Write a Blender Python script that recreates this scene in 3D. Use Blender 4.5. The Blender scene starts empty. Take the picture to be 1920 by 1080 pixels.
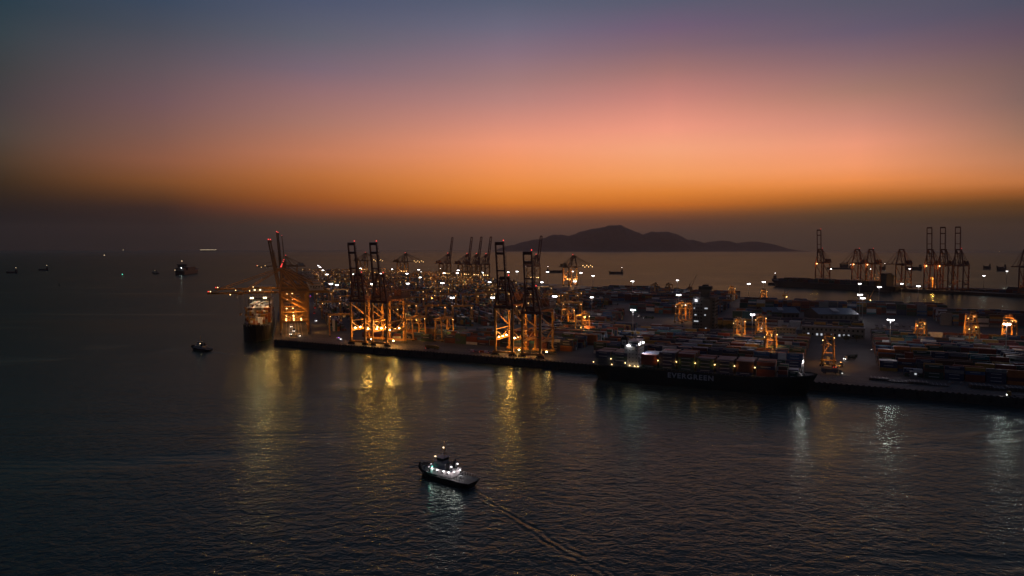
import bpy, math, random
from mathutils import Vector, Matrix
from mathutils.bvhtree import BVHTree
random.seed(7)
PI = math.pi
SC = bpy.context.scene
COL = SC.collection

# ---------------------------------------------------------------- survey: camera, and pixels of the photograph to places on the ground
CAM_H, FOC, HOR = 105.0, 1280.0, 463.0
_p = math.atan((540-HOR)/FOC); _c, _s = math.cos(_p), math.sin(_p)
def ray(px, py):
    a, b = (px-960)/FOC, (540-py)/FOC
    return Vector((a, _c+b*_s, -_s+b*_c))
def G(px, py, z=6.0):
    d = ray(px, py); t = (z-CAM_H)/d.z
    return Vector((d.x*t, d.y*t, z))
def AT(px, py, Y):                      # the point of that line of sight at depth Y
    d = ray(px, py); t = Y/d.y
    return Vector((d.x*t, Y, CAM_H+d.z*t))
GZ = 6.0                                # top of the quay above the water
A = G(513, 637); _B = G(1900, 746)
U = (_B-A).normalized(); V = Vector((-U.y, U.x, 0))
WD = Vector((-.31, .951, 0)).normalized(); Q = Vector((WD.y, -WD.x, 0))
def ST(s, t, z=GZ): p = A+U*s+V*t; p.z = z; return p
def WB(a, b, z=GZ): p = A+WD*a+Q*b; p.z = z; return p
def st_of(p): d = p-A; return d.dot(U), d.dot(V)
def ang(v): return math.atan2(v.y, v.x)
RU, RW = ang(U), ang(WD)

# ---------------------------------------------------------------- materials
def nodes_of(m):
    m.use_nodes = True; return m.node_tree.nodes, m.node_tree.links
MATS = {}
def paint(name, rgb, rough=.6, metal=0., var=.25, scale=.35, bump=0.):
    if name in MATS: return MATS[name]
    m = bpy.data.materials.new(name); N, L = nodes_of(m); b = N['Principled BSDF']
    b.inputs['Roughness'].default_value = rough; b.inputs['Metallic'].default_value = metal
    tc = N.new('ShaderNodeTexCoord'); n = N.new('ShaderNodeTexNoise')
    n.inputs['Scale'].default_value = scale; n.inputs['Detail'].default_value = 6; n.inputs['Roughness'].default_value = .65
    r = N.new('ShaderNodeValToRGB'); e = r.color_ramp.elements
    e[0].position = .3; e[1].position = .72
    e[0].color = [c*(1-var) for c in rgb]+[1]; e[1].color = [min(1, c*(1+var)) for c in rgb]+[1]
    L.new(tc.outputs['Object'], n.inputs['Vector']); L.new(n.outputs['Fac'], r.inputs['Fac'])
    L.new(r.outputs['Color'], b.inputs['Base Color'])
    if bump:
        bp = N.new('ShaderNodeBump'); bp.inputs['Strength'].default_value = .5; bp.inputs['Distance'].default_value = bump
        L.new(n.outputs['Fac'], bp.inputs['Height']); L.new(bp.outputs['Normal'], b.inputs['Normal'])
    MATS[name] = m; return m
def glow(name, rgb, strength):
    if name in MATS: return MATS[name]
    m = bpy.data.materials.new(name); N, L = nodes_of(m); b = N['Principled BSDF']
    b.inputs['Base Color'].default_value = (.1, .1, .1, 1)
    b.inputs['Emission Color'].default_value = (*rgb, 1); b.inputs['Emission Strength'].default_value = strength
    MATS[name] = m; return m
SODIUM = (1., .43, .09); WARM = (1., .72, .42); COOL = (1., .94, 1.); PINK = (1., .84, .88)
M_SOD = glow('sodium lamp', (1., .60, .22), 7); M_SODB = glow('crane sodium lamp', (1., .60, .22), 48); M_WHITE = glow('white floodlamp', (1., .97, .98), 14); M_RED = glow('red beacon', (1., .06, .05), 2.2)
M_WARM = glow('warm lamp', (1., .74, .42), 4.5); M_TAIL = glow('tail lamp', (1., .04, .02), 3); M_HEAD = glow('head lamp', (1., .97, .95), 9)
M_WIN = glow('lit window', (.86, .93, 1.), .55); M_GREEN = glow('green lamp', (.15, 1., .7), 2.5); M_VIOLET = glow('violet lamp', (.5, .15, 1.), 3)
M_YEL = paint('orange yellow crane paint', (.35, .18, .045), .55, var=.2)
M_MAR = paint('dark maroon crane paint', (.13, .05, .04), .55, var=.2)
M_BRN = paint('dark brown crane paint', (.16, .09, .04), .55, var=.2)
M_RED2 = paint('brick red crane paint', (.17, .06, .04), .55, var=.2)
M_GREY = paint('galvanised steel', (.22, .22, .22), .5, .3)
M_DARK = paint('black rubber', (.015, .015, .016), .8)
M_PALE = paint('off white paint', (.34, .335, .325), .5, var=.12)
M_LETTER = paint('grey white lettering', (.40, .40, .40), .6, var=.08)
M_INK = paint('dark lettering', (.03, .03, .03), .6)
M_HULL = paint('very dark green hull paint', (.008, .014, .012), .5)
M_HULLB = paint('dark grey hull paint', (.03, .032, .035), .5)
M_DECK = paint('grey green deck', (.10, .11, .10), .7)
M_GLASS = paint('dark window glass', (.02, .025, .03), .12, var=.05)
M_TOWER = paint('weathered grey concrete', (.042, .045, .049), .8, var=.2, scale=.15)
M_BLUEROOF = paint('blue sheet roof', (.03, .065, .10), .5, var=.3, scale=.06)
M_GREYROOF = paint('grey flat roof', (.16, .16, .16), .8, var=.25, scale=.1)
M_WALL = paint('pale rendered wall', (.13, .125, .115), .85, var=.2, scale=.12)
M_TIMBER = paint('dark steel frame', (.05, .05, .05), .7)

# ---------------------------------------------------------------- mesh building
class MB:
    def __init__(s): s.v = []; s.f = []; s.mi = []; s.m = []
    def mat(s, m):
        if m not in s.m: s.m.append(m)
        return s.m.index(m)
    def add(s, vs, fs, m):
        k = len(s.v); i = s.mat(m); s.v += [tuple(v) for v in vs]
        for f in fs: s.f.append(tuple(k+j for j in f)); s.mi.append(i)
    def box(s, c, d, m, rz=0.):
        x, y, z = d[0]/2, d[1]/2, d[2]/2; ca, sa = math.cos(rz), math.sin(rz)
        vs = [(c[0]+ca*a*x-sa*b*y, c[1]+sa*a*x+ca*b*y, c[2]+e*z) for e in (-1, 1) for a, b in ((-1, -1), (1, -1), (1, 1), (-1, 1))]
        s.add(vs, [(3, 2, 1, 0), (4, 5, 6, 7), (0, 1, 5, 4), (1, 2, 6, 5), (2, 3, 7, 6), (3, 0, 4, 7)], m); return s
    def bar(s, p, q, w, h, m, w2=None, h2=None):
        p, q = Vector(p), Vector(q); d = (q-p).normalized()
        up = Vector((0, 0, 1)) if abs(d.z) < .9 else Vector((1, 0, 0))
        a = d.cross(up).normalized(); b = a.cross(d).normalized(); w2 = w2 or w; h2 = h2 or h
        vs = []
        for o, ww, hh in ((p, w, h), (q, w2, h2)):
            for i, j in ((-1, -1), (1, -1), (1, 1), (-1, 1)): vs.append(o+a*(i*ww/2)+b*(j*hh/2))
        s.add(vs, [(3, 2, 1, 0), (4, 5, 6, 7), (0, 1, 5, 4), (1, 2, 6, 5), (2, 3, 7, 6), (3, 0, 4, 7)], m); return s
    def cyl(s, p, q, r, m, r2=None, n=10):
        p, q = Vector(p), Vector(q); d = (q-p).normalized(); r2 = r if r2 is None else r2
        up = Vector((0, 0, 1)) if abs(d.z) < .9 else Vector((1, 0, 0))
        a = d.cross(up).normalized(); b = a.cross(d).normalized()
        vs = [o+(a*math.cos(2*PI*i/n)+b*math.sin(2*PI*i/n))*rr for o, rr in ((p, r), (q, r2)) for i in range(n)]
        fs = [(i, (i+1) % n, n+(i+1) % n, n+i) for i in range(n)]+[tuple(range(n))[::-1], tuple(range(n, 2*n))]
        s.add(vs, fs, m); return s
    def ball(s, c, r, m, n=8, k=5, sx=1, sy=1, sz=1):
        vs = [(c[0], c[1], c[2]+r*sz)]
        for j in range(1, k):
            for i in range(n):
                a, t = 2*PI*i/n, PI*j/k
                vs.append((c[0]+r*sx*math.sin(t)*math.cos(a), c[1]+r*sy*math.sin(t)*math.sin(a), c[2]+r*sz*math.cos(t)))
        vs.append((c[0], c[1], c[2]-r*sz)); fs = [(0, 1+i, 1+(i+1) % n) for i in range(n)]
        for j in range(k-2):
            for i in range(n):
                a = 1+j*n; fs.append((a+i, a+n+i, a+n+(i+1) % n, a+(i+1) % n))
        a = 1+(k-2)*n; fs += [(a+i, len(vs)-1, a+(i+1) % n) for i in range(n)]
        s.add(vs, fs, m); return s
    def prism(s, pts, z0, z1, m, mtop=None):
        n = len(pts)
        vs = [(p[0], p[1], z0) for p in pts]+[(p[0], p[1], z1) for p in pts]
        s.add(vs, [(i, (i+1) % n, n+(i+1) % n, n+i) for i in range(n)]+[tuple(range(n))[::-1]], m)
        s.add(vs[n:], [tuple(range(n))], mtop or m); return s
    def mesh(s, name, smooth=False):
        me = bpy.data.meshes.new(name); me.from_pydata(s.v, [], s.f)
        for m in s.m: me.materials.append(m)
        me.polygons.foreach_set('material_index', s.mi)
        if smooth: me.polygons.foreach_set('use_smooth', [True]*len(s.f))
        me.update(); return me

def tag(o, label, cat, group=None):
    o['label'] = label; o['category'] = cat
    if group: o['group'] = group
    return o
def empty(name, loc, rz, label, cat, group=None):
    o = bpy.data.objects.new(name, None); COL.objects.link(o); o.empty_display_size = 2
    o.location = loc; o.rotation_euler = (0, 0, rz); return tag(o, label, cat, group)
def part(name, me, parent, loc=(0, 0, 0), rot=(0, 0, 0), label=None):
    o = bpy.data.objects.new(name, me); COL.objects.link(o); o.parent = parent; o.location = loc; o.rotation_euler = rot
    if label: o['label'] = label
    return o
def one(name, me, loc, rz, label, cat, group=None):
    o = bpy.data.objects.new(name, me); COL.objects.link(o); o.location = loc; o.rotation_euler = (0, 0, rz); return tag(o, label, cat, group)
def structure(name, me, loc=(0, 0, 0)):
    o = bpy.data.objects.new(name, me); COL.objects.link(o); o.location = loc; o['kind'] = 'structure'; return o
def lamp(parent, loc, power, rgb, r=.5, spot=None, aim=None, name='lamp_light'):
    d = bpy.data.lights.new(name, 'SPOT' if spot else 'POINT'); d.energy = power; d.color = rgb; d.shadow_soft_size = r
    o = bpy.data.objects.new(name, d); COL.objects.link(o); o.location = loc
    if spot:
        d.spot_size = math.radians(spot); d.spot_blend = .5
        o.rotation_euler = (Vector(aim)-Vector(loc)).to_track_quat('-Z', 'Y').to_euler()
    if parent: o.parent = parent
    return o
CACHE = {}
def cached(key, fn):
    if key not in CACHE: CACHE[key] = fn()
    return CACHE[key]
def text_mesh(txt, size, mat, extrude=.03, bold=0., spacing=1.):
    cu = bpy.data.curves.new(txt, 'FONT'); cu.body = txt; cu.size = size; cu.extrude = extrude; cu.offset = bold
    cu.align_x = 'CENTER'; cu.align_y = 'CENTER'; cu.space_character = spacing
    o = bpy.data.objects.new('tmp', cu); COL.objects.link(o); bpy.context.view_layer.update()
    me = bpy.data.meshes.new_from_object(o.evaluated_get(bpy.context.evaluated_depsgraph_get()))
    bpy.data.objects.remove(o); me.materials.clear(); me.materials.append(mat); return me

# ---------------------------------------------------------------- setting: sea, quay, pier, hills, haze
def math_node(N, L, op, a, b=None, c=None):
    n = N.new('ShaderNodeMath'); n.operation = op
    for i, v in enumerate((a, b, c)):
        if v is None: continue
        if isinstance(v, (int, float)): n.inputs[i].default_value = v
        else: L.new(v, n.inputs[i])
    return n.outputs[0]
TUG_STERN, TUG_BOW = G(888, 913, 0), G(788, 886, 0)
TUG2_STERN, TUG2_BOW = G(394, 659, 0), G(361, 655, 0)
def water_material():
    m = bpy.data.materials.new('harbour water'); N, L = nodes_of(m); N.remove(N['Principled BSDF'])
    df = N.new('ShaderNodeBsdfDiffuse'); df.inputs['Color'].default_value = (.020, .034, .038, 1)
    gl = N.new('ShaderNodeBsdfGlossy'); gl.inputs['Roughness'].default_value = WATER['rough']; gl.inputs['Color'].default_value = WATER['tint']
    fr = N.new('ShaderNodeFresnel'); fr.inputs['IOR'].default_value = WATER['ior']; mx = N.new('ShaderNodeMixShader')
    capn = N.new('ShaderNodeMath'); capn.operation = 'MINIMUM'; L.new(fr.outputs[0], capn.inputs[0]); L.new(capn.outputs[0], mx.inputs[0])   # a rough sea never mirrors more than this
    L.new(df.outputs[0], mx.inputs[1]); L.new(df.outputs[0], mx.inputs[1]); L.new(gl.outputs[0], mx.inputs[2]); L.new(mx.outputs[0], N['Material Output'].inputs['Surface'])
    tc = N.new('ShaderNodeTexCoord'); M_ = lambda op, a, b=None, c=None: math_node(N, L, op, a, b, c)
    def noise(scale, stretch, rot, detail=3, dist=0., rough=.55):
        mp = N.new('ShaderNodeMapping'); mp.inputs['Rotation'].default_value = (0, 0, math.radians(rot)); mp.inputs['Scale'].default_value = (1/stretch, 1, 1)
        L.new(tc.outputs['Object'], mp.inputs['Vector'])
        n = N.new('ShaderNodeTexNoise'); n.inputs['Scale'].default_value = scale; n.inputs['Detail'].default_value = detail
        n.inputs['Roughness'].default_value = rough; n.inputs['Distortion'].default_value = dist
        L.new(mp.outputs['Vector'], n.inputs['Vector']); return n.outputs['Fac']
    h = M_('MULTIPLY', noise(.26, 1.45, 14, 3, .5), 2.0)
    h = M_('ADD', h, M_('MULTIPLY', noise(.085, 1.4, -18, 2, .5), 1.9))
    h = M_('ADD', h, M_('MULTIPLY', noise(.9, 1.5, 3, 2), .45))
    gust = noise(.006, 3.0, -12, 3, 1.0)                       # calmer and rougher patches, and long narrow slicks
    gust = M_('MULTIPLY_ADD', gust, 1.5, -.05)
    slick = N.new('ShaderNodeMapRange'); slick.interpolation_type = 'SMOOTHSTEP'
    L.new(noise(.0065, 3.6, -20, 5, 1.8, .6), slick.inputs['Value'])
    for k, v in (('From Min', .53), ('From Max', .64), ('To Min', 1.), ('To Max', .42)): slick.inputs[k].default_value = v
    h = M_('MULTIPLY', h, M_('MULTIPLY', gust, slick.outputs['Result']))
    rad = N.new('ShaderNodeVectorMath'); rad.operation = 'LENGTH'; L.new(tc.outputs['Object'], rad.inputs[0])   # open sea off the harbour lies calmer
    off = N.new('ShaderNodeMapRange'); off.interpolation_type = 'SMOOTHSTEP'; L.new(rad.outputs['Value'], off.inputs['Value'])
    off.inputs['From Min'].default_value = 4000; off.inputs['From Max'].default_value = 20000; calm = off.outputs['Result']
    h = M_('MULTIPLY', h, M_('SUBTRACT', 1., M_('MULTIPLY', calm, .6)))
    slm = M_('MULTIPLY', M_('SUBTRACT', 1., slick.outputs['Result']), .11)
    L.new(M_('ADD', M_('MULTIPLY_ADD', calm, .0, WATER['cap']), slm), capn.inputs[1]); L.new(M_('MULTIPLY_ADD', calm, WATER['far_rough']-WATER['rough'], WATER['rough']), gl.inputs['Roughness'])
    foam = []
    def wake(stern, bow, k, length, lam, amp):
        d = (bow-stern).normalized(); back = -d
        sp = N.new('ShaderNodeSeparateXYZ'); L.new(tc.outputs['Object'], sp.inputs[0])
        X = M_('ADD', M_('ADD', M_('MULTIPLY', sp.outputs['X'], back.x), M_('MULTIPLY', sp.outputs['Y'], back.y)), -(stern.x*back.x+stern.y*back.y))
        Ys = (M_('ADD', M_('ADD', M_('MULTIPLY', sp.outputs['X'], -back.y), M_('MULTIPLY', sp.outputs['Y'], back.x)), -(-stern.x*back.y+stern.y*back.x)))
        Ys = M_('ADD', Ys, M_('MULTIPLY', M_('SUBTRACT', noise(.035, 1, 0, 3), .5), M_('MINIMUM', M_('MULTIPLY', M_('MAXIMUM', X, 0.), .16), 11.)))
        Y = M_('ABSOLUTE', Ys); side = M_('MULTIPLY_ADD', M_('LESS_THAN', Ys, 0.), .8, .2)
        X0 = X; X = M_('MAXIMUM', X, -5.); w = M_('MULTIPLY_ADD', X, .022, 2.2)
        e = M_('DIVIDE', M_('SUBTRACT', Y, M_('MULTIPLY_ADD', X, k, 3.)), w)
        arm = M_('EXPONENT', M_('MULTIPLY', M_('MULTIPLY', e, e), -1.))
        ph = M_('ADD', M_('MULTIPLY', X, -k*.86), Y)
        ph = M_('ADD', ph, M_('MULTIPLY', noise(.06, 1, 0, 2), 4.)); wv = M_('MULTIPLY', M_('MULTIPLY', M_('MULTIPLY', arm, side), M_('SINE', M_('MULTIPLY', ph, 2*PI/lam))), M_('MULTIPLY', M_('MAXIMUM', M_('SUBTRACT', noise(.13, 1, 30, 3), .36), 0.), M_('MINIMUM', M_('MULTIPLY', X, .22), 8.)))
        ce = M_('DIVIDE', Y, M_('MULTIPLY_ADD', X, .03, 3.5))
        core = M_('MULTIPLY', M_('EXPONENT', M_('MULTIPLY', M_('MULTIPLY', ce, ce), -1.)), M_('MULTIPLY', noise(.9, 1, 0, 2), 1.2))
        on = M_('MULTIPLY', M_('GREATER_THAN', X0, -4.), M_('EXPONENT', M_('DIVIDE', M_('MAXIMUM', X, -5.), -length)))
        fce = M_('DIVIDE', Y, M_('MULTIPLY_ADD', X, .05, 2.2)); fm = M_('EXPONENT', M_('MULTIPLY', M_('MULTIPLY', fce, fce), -1.))
        fm = M_('MULTIPLY', M_('MULTIPLY', fm, M_('GREATER_THAN', X0, -3.)), M_('EXPONENT', M_('DIVIDE', M_('MAXIMUM', X, -5.), -length*.22)))
        fn = N.new('ShaderNodeMapRange'); L.new(noise(.7, 1, 0, 4), fn.inputs['Value']); fn.inputs['From Min'].default_value = .45; fn.inputs['From Max'].default_value = .7
        foam.append(M_('MULTIPLY', fm, fn.outputs['Result']))
        return M_('MULTIPLY', M_('MULTIPLY', M_('ADD', wv, core), on), amp)
    h = M_('ADD', h, wake(TUG_STERN, TUG_BOW, .40, 140, 3.8, .4))
    h = M_('ADD', h, wake(TUG2_STERN, TUG2_BOW, .18, 120, 5., .5))
    fmx = N.new('ShaderNodeMix'); fmx.data_type = 'RGBA'; fmx.inputs['A'].default_value = (.020, .034, .038, 1); fmx.inputs['B'].default_value = (.30, .33, .34, 1)
    L.new(M_('MINIMUM', M_('ADD', foam[0], foam[1]), 1.), fmx.inputs['Factor']); L.new(fmx.outputs['Result'], df.inputs['Color'])
    bp = N.new('ShaderNodeBump'); bp.inputs['Strength'].default_value = 1.; bp.inputs['Distance'].default_value = WATER['bump']
    L.new(h, bp.inputs['Height']); L.new(bp.outputs['Normal'], gl.inputs['Normal']); L.new(bp.outputs['Normal'], fr.inputs['Normal'])
    return m
WATER = dict(rough=.19, far_rough=.30, ior=1.33, cap=.21, tint=(.77, .98, .84, 1), bump=.45)
SEA_R = 24000
mb = MB(); n = 128
mb.add([(SEA_R*math.cos(2*PI*i/n), SEA_R*math.sin(2*PI*i/n), 0) for i in range(n)], [tuple(range(n))], water_material())
structure('sea', mb.mesh('sea'))

def ground_material(name, rgb, scale=.03):
    m = bpy.data.materials.new(name); N, L = nodes_of(m); b = N['Principled BSDF']; b.inputs['Roughness'].default_value = .8
    tc = N.new('ShaderNodeTexCoord'); mix = None
    def nz(sc, lo, hi, stretch=1.):
        mp = N.new('ShaderNodeMapping'); mp.inputs['Rotation'].default_value = (0, 0, -RU); mp.inputs['Scale'].default_value = (1/stretch, 1, 1)
        n = N.new('ShaderNodeTexNoise'); n.inputs['Scale'].default_value = sc; n.inputs['Detail'].default_value = 7; n.inputs['Roughness'].default_value = .6
        L.new(tc.outputs['Object'], mp.inputs['Vector']); L.new(mp.outputs['Vector'], n.inputs['Vector'])
        r = N.new('ShaderNodeMapRange'); r.inputs['From Min'].default_value = .3; r.inputs['From Max'].default_value = .7
        r.inputs['To Min'].default_value = lo; r.inputs['To Max'].default_value = hi; L.new(n.outputs['Fac'], r.inputs['Value']); return r.outputs['Result']
    f = math_node(N, L, 'MULTIPLY', nz(scale, .6, 1.3), nz(.5, .75, 1.2, 14))
    mx = N.new('ShaderNodeMix'); mx.data_type = 'RGBA'; mx.blend_type = 'MULTIPLY'; mx.inputs['Factor'].default_value = 1
    mx.inputs['A'].default_value = (*rgb, 1); L.new(f, mx.inputs['B']); L.new(mx.outputs['Result'], b.inputs['Base Color']); return m
M_CONC = ground_material('worn quay concrete', (.074, .071, .064))
M_QFACE = paint('wet quay wall', (.03, .03, .028), .7, var=.4, scale=.4)
E2, E3, E4 = Vector((662, 1062, 0)), Vector((170, 1748, 0)), Vector((-60, 1998, 0))
E5 = E4+Vector((-.666, .746, 0))*900
LAND = [A, ST(900, 0), Vector((900, 740, 0)), E2, E3, E4, E5, WB(2150, 0)]
structure('quay', MB().prism([(p.x, p.y) for p in LAND], -2, GZ, M_QFACE, M_CONC).mesh('quay'))
def in_land(p, margin=0):
    n = len(LAND)
    for i in range(n):
        a, b = LAND[i], LAND[(i+1) % n]; e = (b-a).normalized()
        if e.x*(p.y-a.y)-e.y*(p.x-a.x) < margin: return False
    return True
# far pier
PA, PB = G(1780, 551, 0), G(1920, 558, 0)
PU = (PB-PA).normalized(); PV = Vector((-PU.y, PU.x, 0)); RP = ang(PU)
def PP(s, t, z=GZ): p = PA+PU*s+PV*t; p.z = z; return p
structure('pier', MB().prism([(p.x, p.y) for p in (PP(-455, 0), PP(800, 0), PP(800, 260), PP(-455, 140))], -2, GZ, M_QFACE, M_CONC).mesh('pier'))
# lane paint on the apron (worn lines between the crane rails)
mb = MB(); M_LINE = paint('worn lane paint', (.42, .38, .28), .7, var=.5, scale=.5)
def strip(mb, p, q, w, m, z=GZ+.006):
    d = (q-p).normalized(); s_ = Vector((-d.y, d.x, 0))*w/2
    mb.add([(v.x, v.y, z) for v in (p-s_, q-s_, q+s_, p+s_)], [(0, 1, 2, 3)], m)
for t in (14.5, 18.5, 22.5, 26.5, 30.5): strip(mb, ST(20, t), ST(800, t), .3, M_LINE)
for b in (12.5, 16, 19.5, 23, 26.5, 30): strip(mb, WB(20, b), WB(1500, b), .3, M_LINE)
for t in (8.0, 37.0): strip(mb, ST(6, t), ST(820, t), .5, M_TIMBER)
for b in (7.0, 37.0): strip(mb, WB(15, b), WB(1900, b), .5, M_TIMBER)
structure('road_markings', mb.mesh('road_markings'))

# island hills on the horizon
HILL = [(925, 470), (944, 463), (977, 454), (1009, 448), (1038, 439), (1066, 441), (1087, 434), (1119, 426.5), (1138, 422.5), (1162, 421), (1177, 426.5), (1203, 439.5), (1222, 433), (1245, 433.5), (1264, 437), (1284, 448), (1297, 449), (1316, 456), (1342, 450.4), (1358, 451), (1376, 456.8), (1397, 452.3), (1429, 454), (1444, 457), (1461, 466), (1466, 470)]
def hill_mesh():
    D = 18000.; mb = MB(); nx, ny = 260, 22; rnd = random.Random(3)
    xs = [HILL[0][0]+(HILL[-1][0]-HILL[0][0])*i/nx for i in range(nx+1)]; ph = [rnd.uniform(0, 6.28) for _ in range(40)]
    def top(x):
        for (x0, y0), (x1, y1) in zip(HILL, HILL[1:]):
            if x <= x1: y = y0+(y1-y0)*(x-x0)/(x1-x0); break
        return max(0, CAM_H+(HOR-y)*D/FOC)
    vs = []
    for i, x in enumerate(xs):
        t = top(x); wig = sum(math.sin(x*(.12+.11*k)+ph[k])/(k+1) for k in range(9))*9*min(1, t/150)
        for j in range(ny+1):
            v = j/ny*2-1; f = math.exp(-(v*1.9)**2)-.027
            rid = 1+.16*(1-math.exp(-(v*2.4)**2))*math.sin(x*.07+v*6+2*math.sin(v*3+x*.02))
            vs.append(((x-960)/FOC*D, D+v*2300, (t+wig)*f*rid-6+6*(1-abs(v))))
    fs = [(i*(ny+1)+j, (i+1)*(ny+1)+j, (i+1)*(ny+1)+j+1, i*(ny+1)+j+1) for i in range(nx) for j in range(ny)]
    mb.add(vs, fs, paint('wooded hillside', (.04, .05, .035), .9, var=.5, scale=.006)); return mb.mesh('hills', True)
structure('hills', hill_mesh())

# the air between here and the horizon
HAZE = 1.9e-5
mb = MB().box((0, 0, 420-1.5), (2*SEA_R+400, 2*SEA_R+400, 843), None)
me = bpy.data.meshes.new('haze'); me.from_pydata(mb.v, [], mb.f)
hm = bpy.data.materials.new('evening haze'); hm.use_nodes = True; N, L = hm.node_tree.nodes, hm.node_tree.links; N.clear()
o_ = N.new('ShaderNodeOutputMaterial'); pv = N.new('ShaderNodeVolumePrincipled'); pv.inputs['Color'].default_value = (.95, .93, .86, 1); pv.inputs['Density'].default_value = HAZE; pv.inputs['Anisotropy'].default_value = .6
L.new(pv.outputs[0], o_.inputs['Volume']); me.materials.append(hm)
o = bpy.data.objects.new('haze', me); COL.objects.link(o); o['kind'] = 'stuff'; tag(o, 'thin evening haze over the whole harbour', 'haze')

# ---------------------------------------------------------------- world: dusk sky by elevation and bearing
def lin(c): return tuple(((v/255+.055)/1.055)**2.4 if v > 10 else v/255/12.92 for v in c)
SKY = {
 10:   [(0, 40, 60, 72), (60, 52, 65, 72), (130, 62, 64, 66), (190, 70, 64, 66), (250, 78, 68, 62), (300, 78, 60, 45), (340, 62, 45, 28), (370, 46, 34, 24), (400, 30, 26, 25), (455, 20, 22, 22)],
 310:  [(0, 58, 72, 92), (60, 75, 78, 90), (130, 98, 85, 92), (190, 115, 88, 92), (250, 130, 92, 82), (300, 145, 92, 68), (340, 132, 80, 42), (370, 92, 56, 30), (390, 58, 39, 32), (420, 42, 33, 30), (455, 34, 30, 28)],
 1250: [(0, 90, 92, 112), (50, 115, 95, 118), (90, 135, 105, 115), (130, 165, 118, 115), (180, 205, 135, 125), (240, 248, 160, 134), (280, 255, 172, 130), (330, 255, 163, 96), (360, 240, 140, 55), (385, 205, 110, 35), (400, 142, 80, 40), (415, 95, 60, 43), (440, 64, 52, 46), (460, 60, 50, 44)],
 600:  [(0, 78, 86, 110), (70, 98, 98, 112), (130, 125, 105, 118), (170, 150, 112, 115), (230, 174, 122, 108), (290, 202, 127, 92), (330, 196, 116, 60), (370, 170, 92, 35), (390, 142, 75, 38), (410, 95, 60, 42), (425, 72, 56, 44), (455, 58, 47, 42)],
 950:  [(0, 88, 95, 116), (50, 110, 106, 126), (100, 138, 114, 128), (150, 165, 125, 125), (190, 190, 135, 128), (230, 220, 146, 127), (270, 248, 158, 122), (310, 252, 155, 97), (350, 245, 145, 65), (380, 222, 122, 38), (395, 178, 94, 40), (410, 122, 73, 45), (430, 88, 60, 46), (455, 66, 52, 45)],
 1600: [(0, 88, 88, 105), (60, 105, 92, 112), (110, 135, 105, 112), (170, 170, 125, 112), (230, 215, 145, 125), (270, 247, 160, 127), (310, 255, 162, 112), (340, 250, 150, 80), (365, 200, 115, 45), (385, 135, 82, 35), (400, 92, 66, 40), (420, 70, 54, 38), (455, 58, 47, 37)],
 1905: [(0, 78, 80, 98), (60, 98, 82, 98), (130, 122, 96, 95), (190, 135, 105, 98), (250, 165, 120, 100), (300, 195, 130, 95), (340, 205, 125, 70), (360, 165, 95, 42), (380, 105, 65, 25), (410, 62, 46, 28), (440, 48, 40, 30), (460, 44, 40, 33)],
}
W = bpy.data.worlds.new('World'); SC.world = W; W.use_nodes = True; N, L = W.node_tree.nodes, W.node_tree.links
bg = N['Background']; tc = N.new('ShaderNodeTexCoord'); sp = N.new('ShaderNodeSeparateXYZ'); L.new(tc.outputs['Generated'], sp.inputs[0])
el = math_node(N, L, 'ARCSINE', sp.outputs['Z']); az = math_node(N, L, 'ARCTAN2', sp.outputs['X'], sp.outputs['Y'])
E0, E1 = math.radians(-3), math.radians(75)
tt = math_node(N, L, 'DIVIDE', math_node(N, L, 'SUBTRACT', el, E0), E1-E0)
def ramp(stops):
    r = N.new('ShaderNodeValToRGB'); cr = r.color_ramp; stops = sorted(stops)
    while len(cr.elements) > 1: cr.elements.remove(cr.elements[-1])
    cr.elements[0].position = stops[0][0]; cr.elements[0].color = (*stops[0][1], 1)
    for p, c in stops[1:]:
        e = cr.elements.new(p); e.color = (*c, 1)
    L.new(tt, r.inputs['Fac']); return r.outputs['Color']
ZEN, MIDSKY = lin((44, 52, 72)), lin((56, 62, 82))
def column(px):
    st = []
    for y, *c in SKY[px]:
        e = math.asin(ray(px, y).normalized().z); st.append(((e-E0)/(E1-E0), lin(c)))
    st.append(((math.radians(32)-E0)/(E1-E0), MIDSKY)); st.append((1., ZEN)); return ramp(st)
def sstep(v, a, b):
    n = N.new('ShaderNodeMapRange'); n.interpolation_type = 'SMOOTHSTEP'; L.new(v, n.inputs['Value'])
    n.inputs['From Min'].default_value = a; n.inputs['From Max'].default_value = b; return n.outputs['Result']
def mixc(f, a, b):
    n = N.new('ShaderNodeMix'); n.data_type = 'RGBA'; L.new(f, n.inputs['Factor']); L.new(a, n.inputs['A']); L.new(b, n.inputs['B']); return n.outputs['Result']
azp = {px: math.atan((px-960)/FOC) for px in SKY}
def lstep(v, a, b):
    n = N.new('ShaderNodeMapRange'); n.interpolation_type = 'LINEAR'; L.new(v, n.inputs['Value'])
    n.inputs['From Min'].default_value = a; n.inputs['From Max'].default_value = b; return n.outputs['Result']
keys = sorted(SKY); c = column(keys[0])
for k0, k1 in zip(keys, keys[1:]): c = mixc(lstep(az, azp[k0], azp[k1]), c, column(k1))
back = ramp([(0, lin((34, 36, 42))), (.2, lin((46, 50, 62))), (.5, MIDSKY), (1, ZEN)])
c = mixc(sstep(math_node(N, L, 'ABSOLUTE', az), math.radians(42), math.radians(105)), c, back)
L.new(c, bg.inputs['Color']); bg.inputs['Strength'].default_value = 1.

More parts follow.
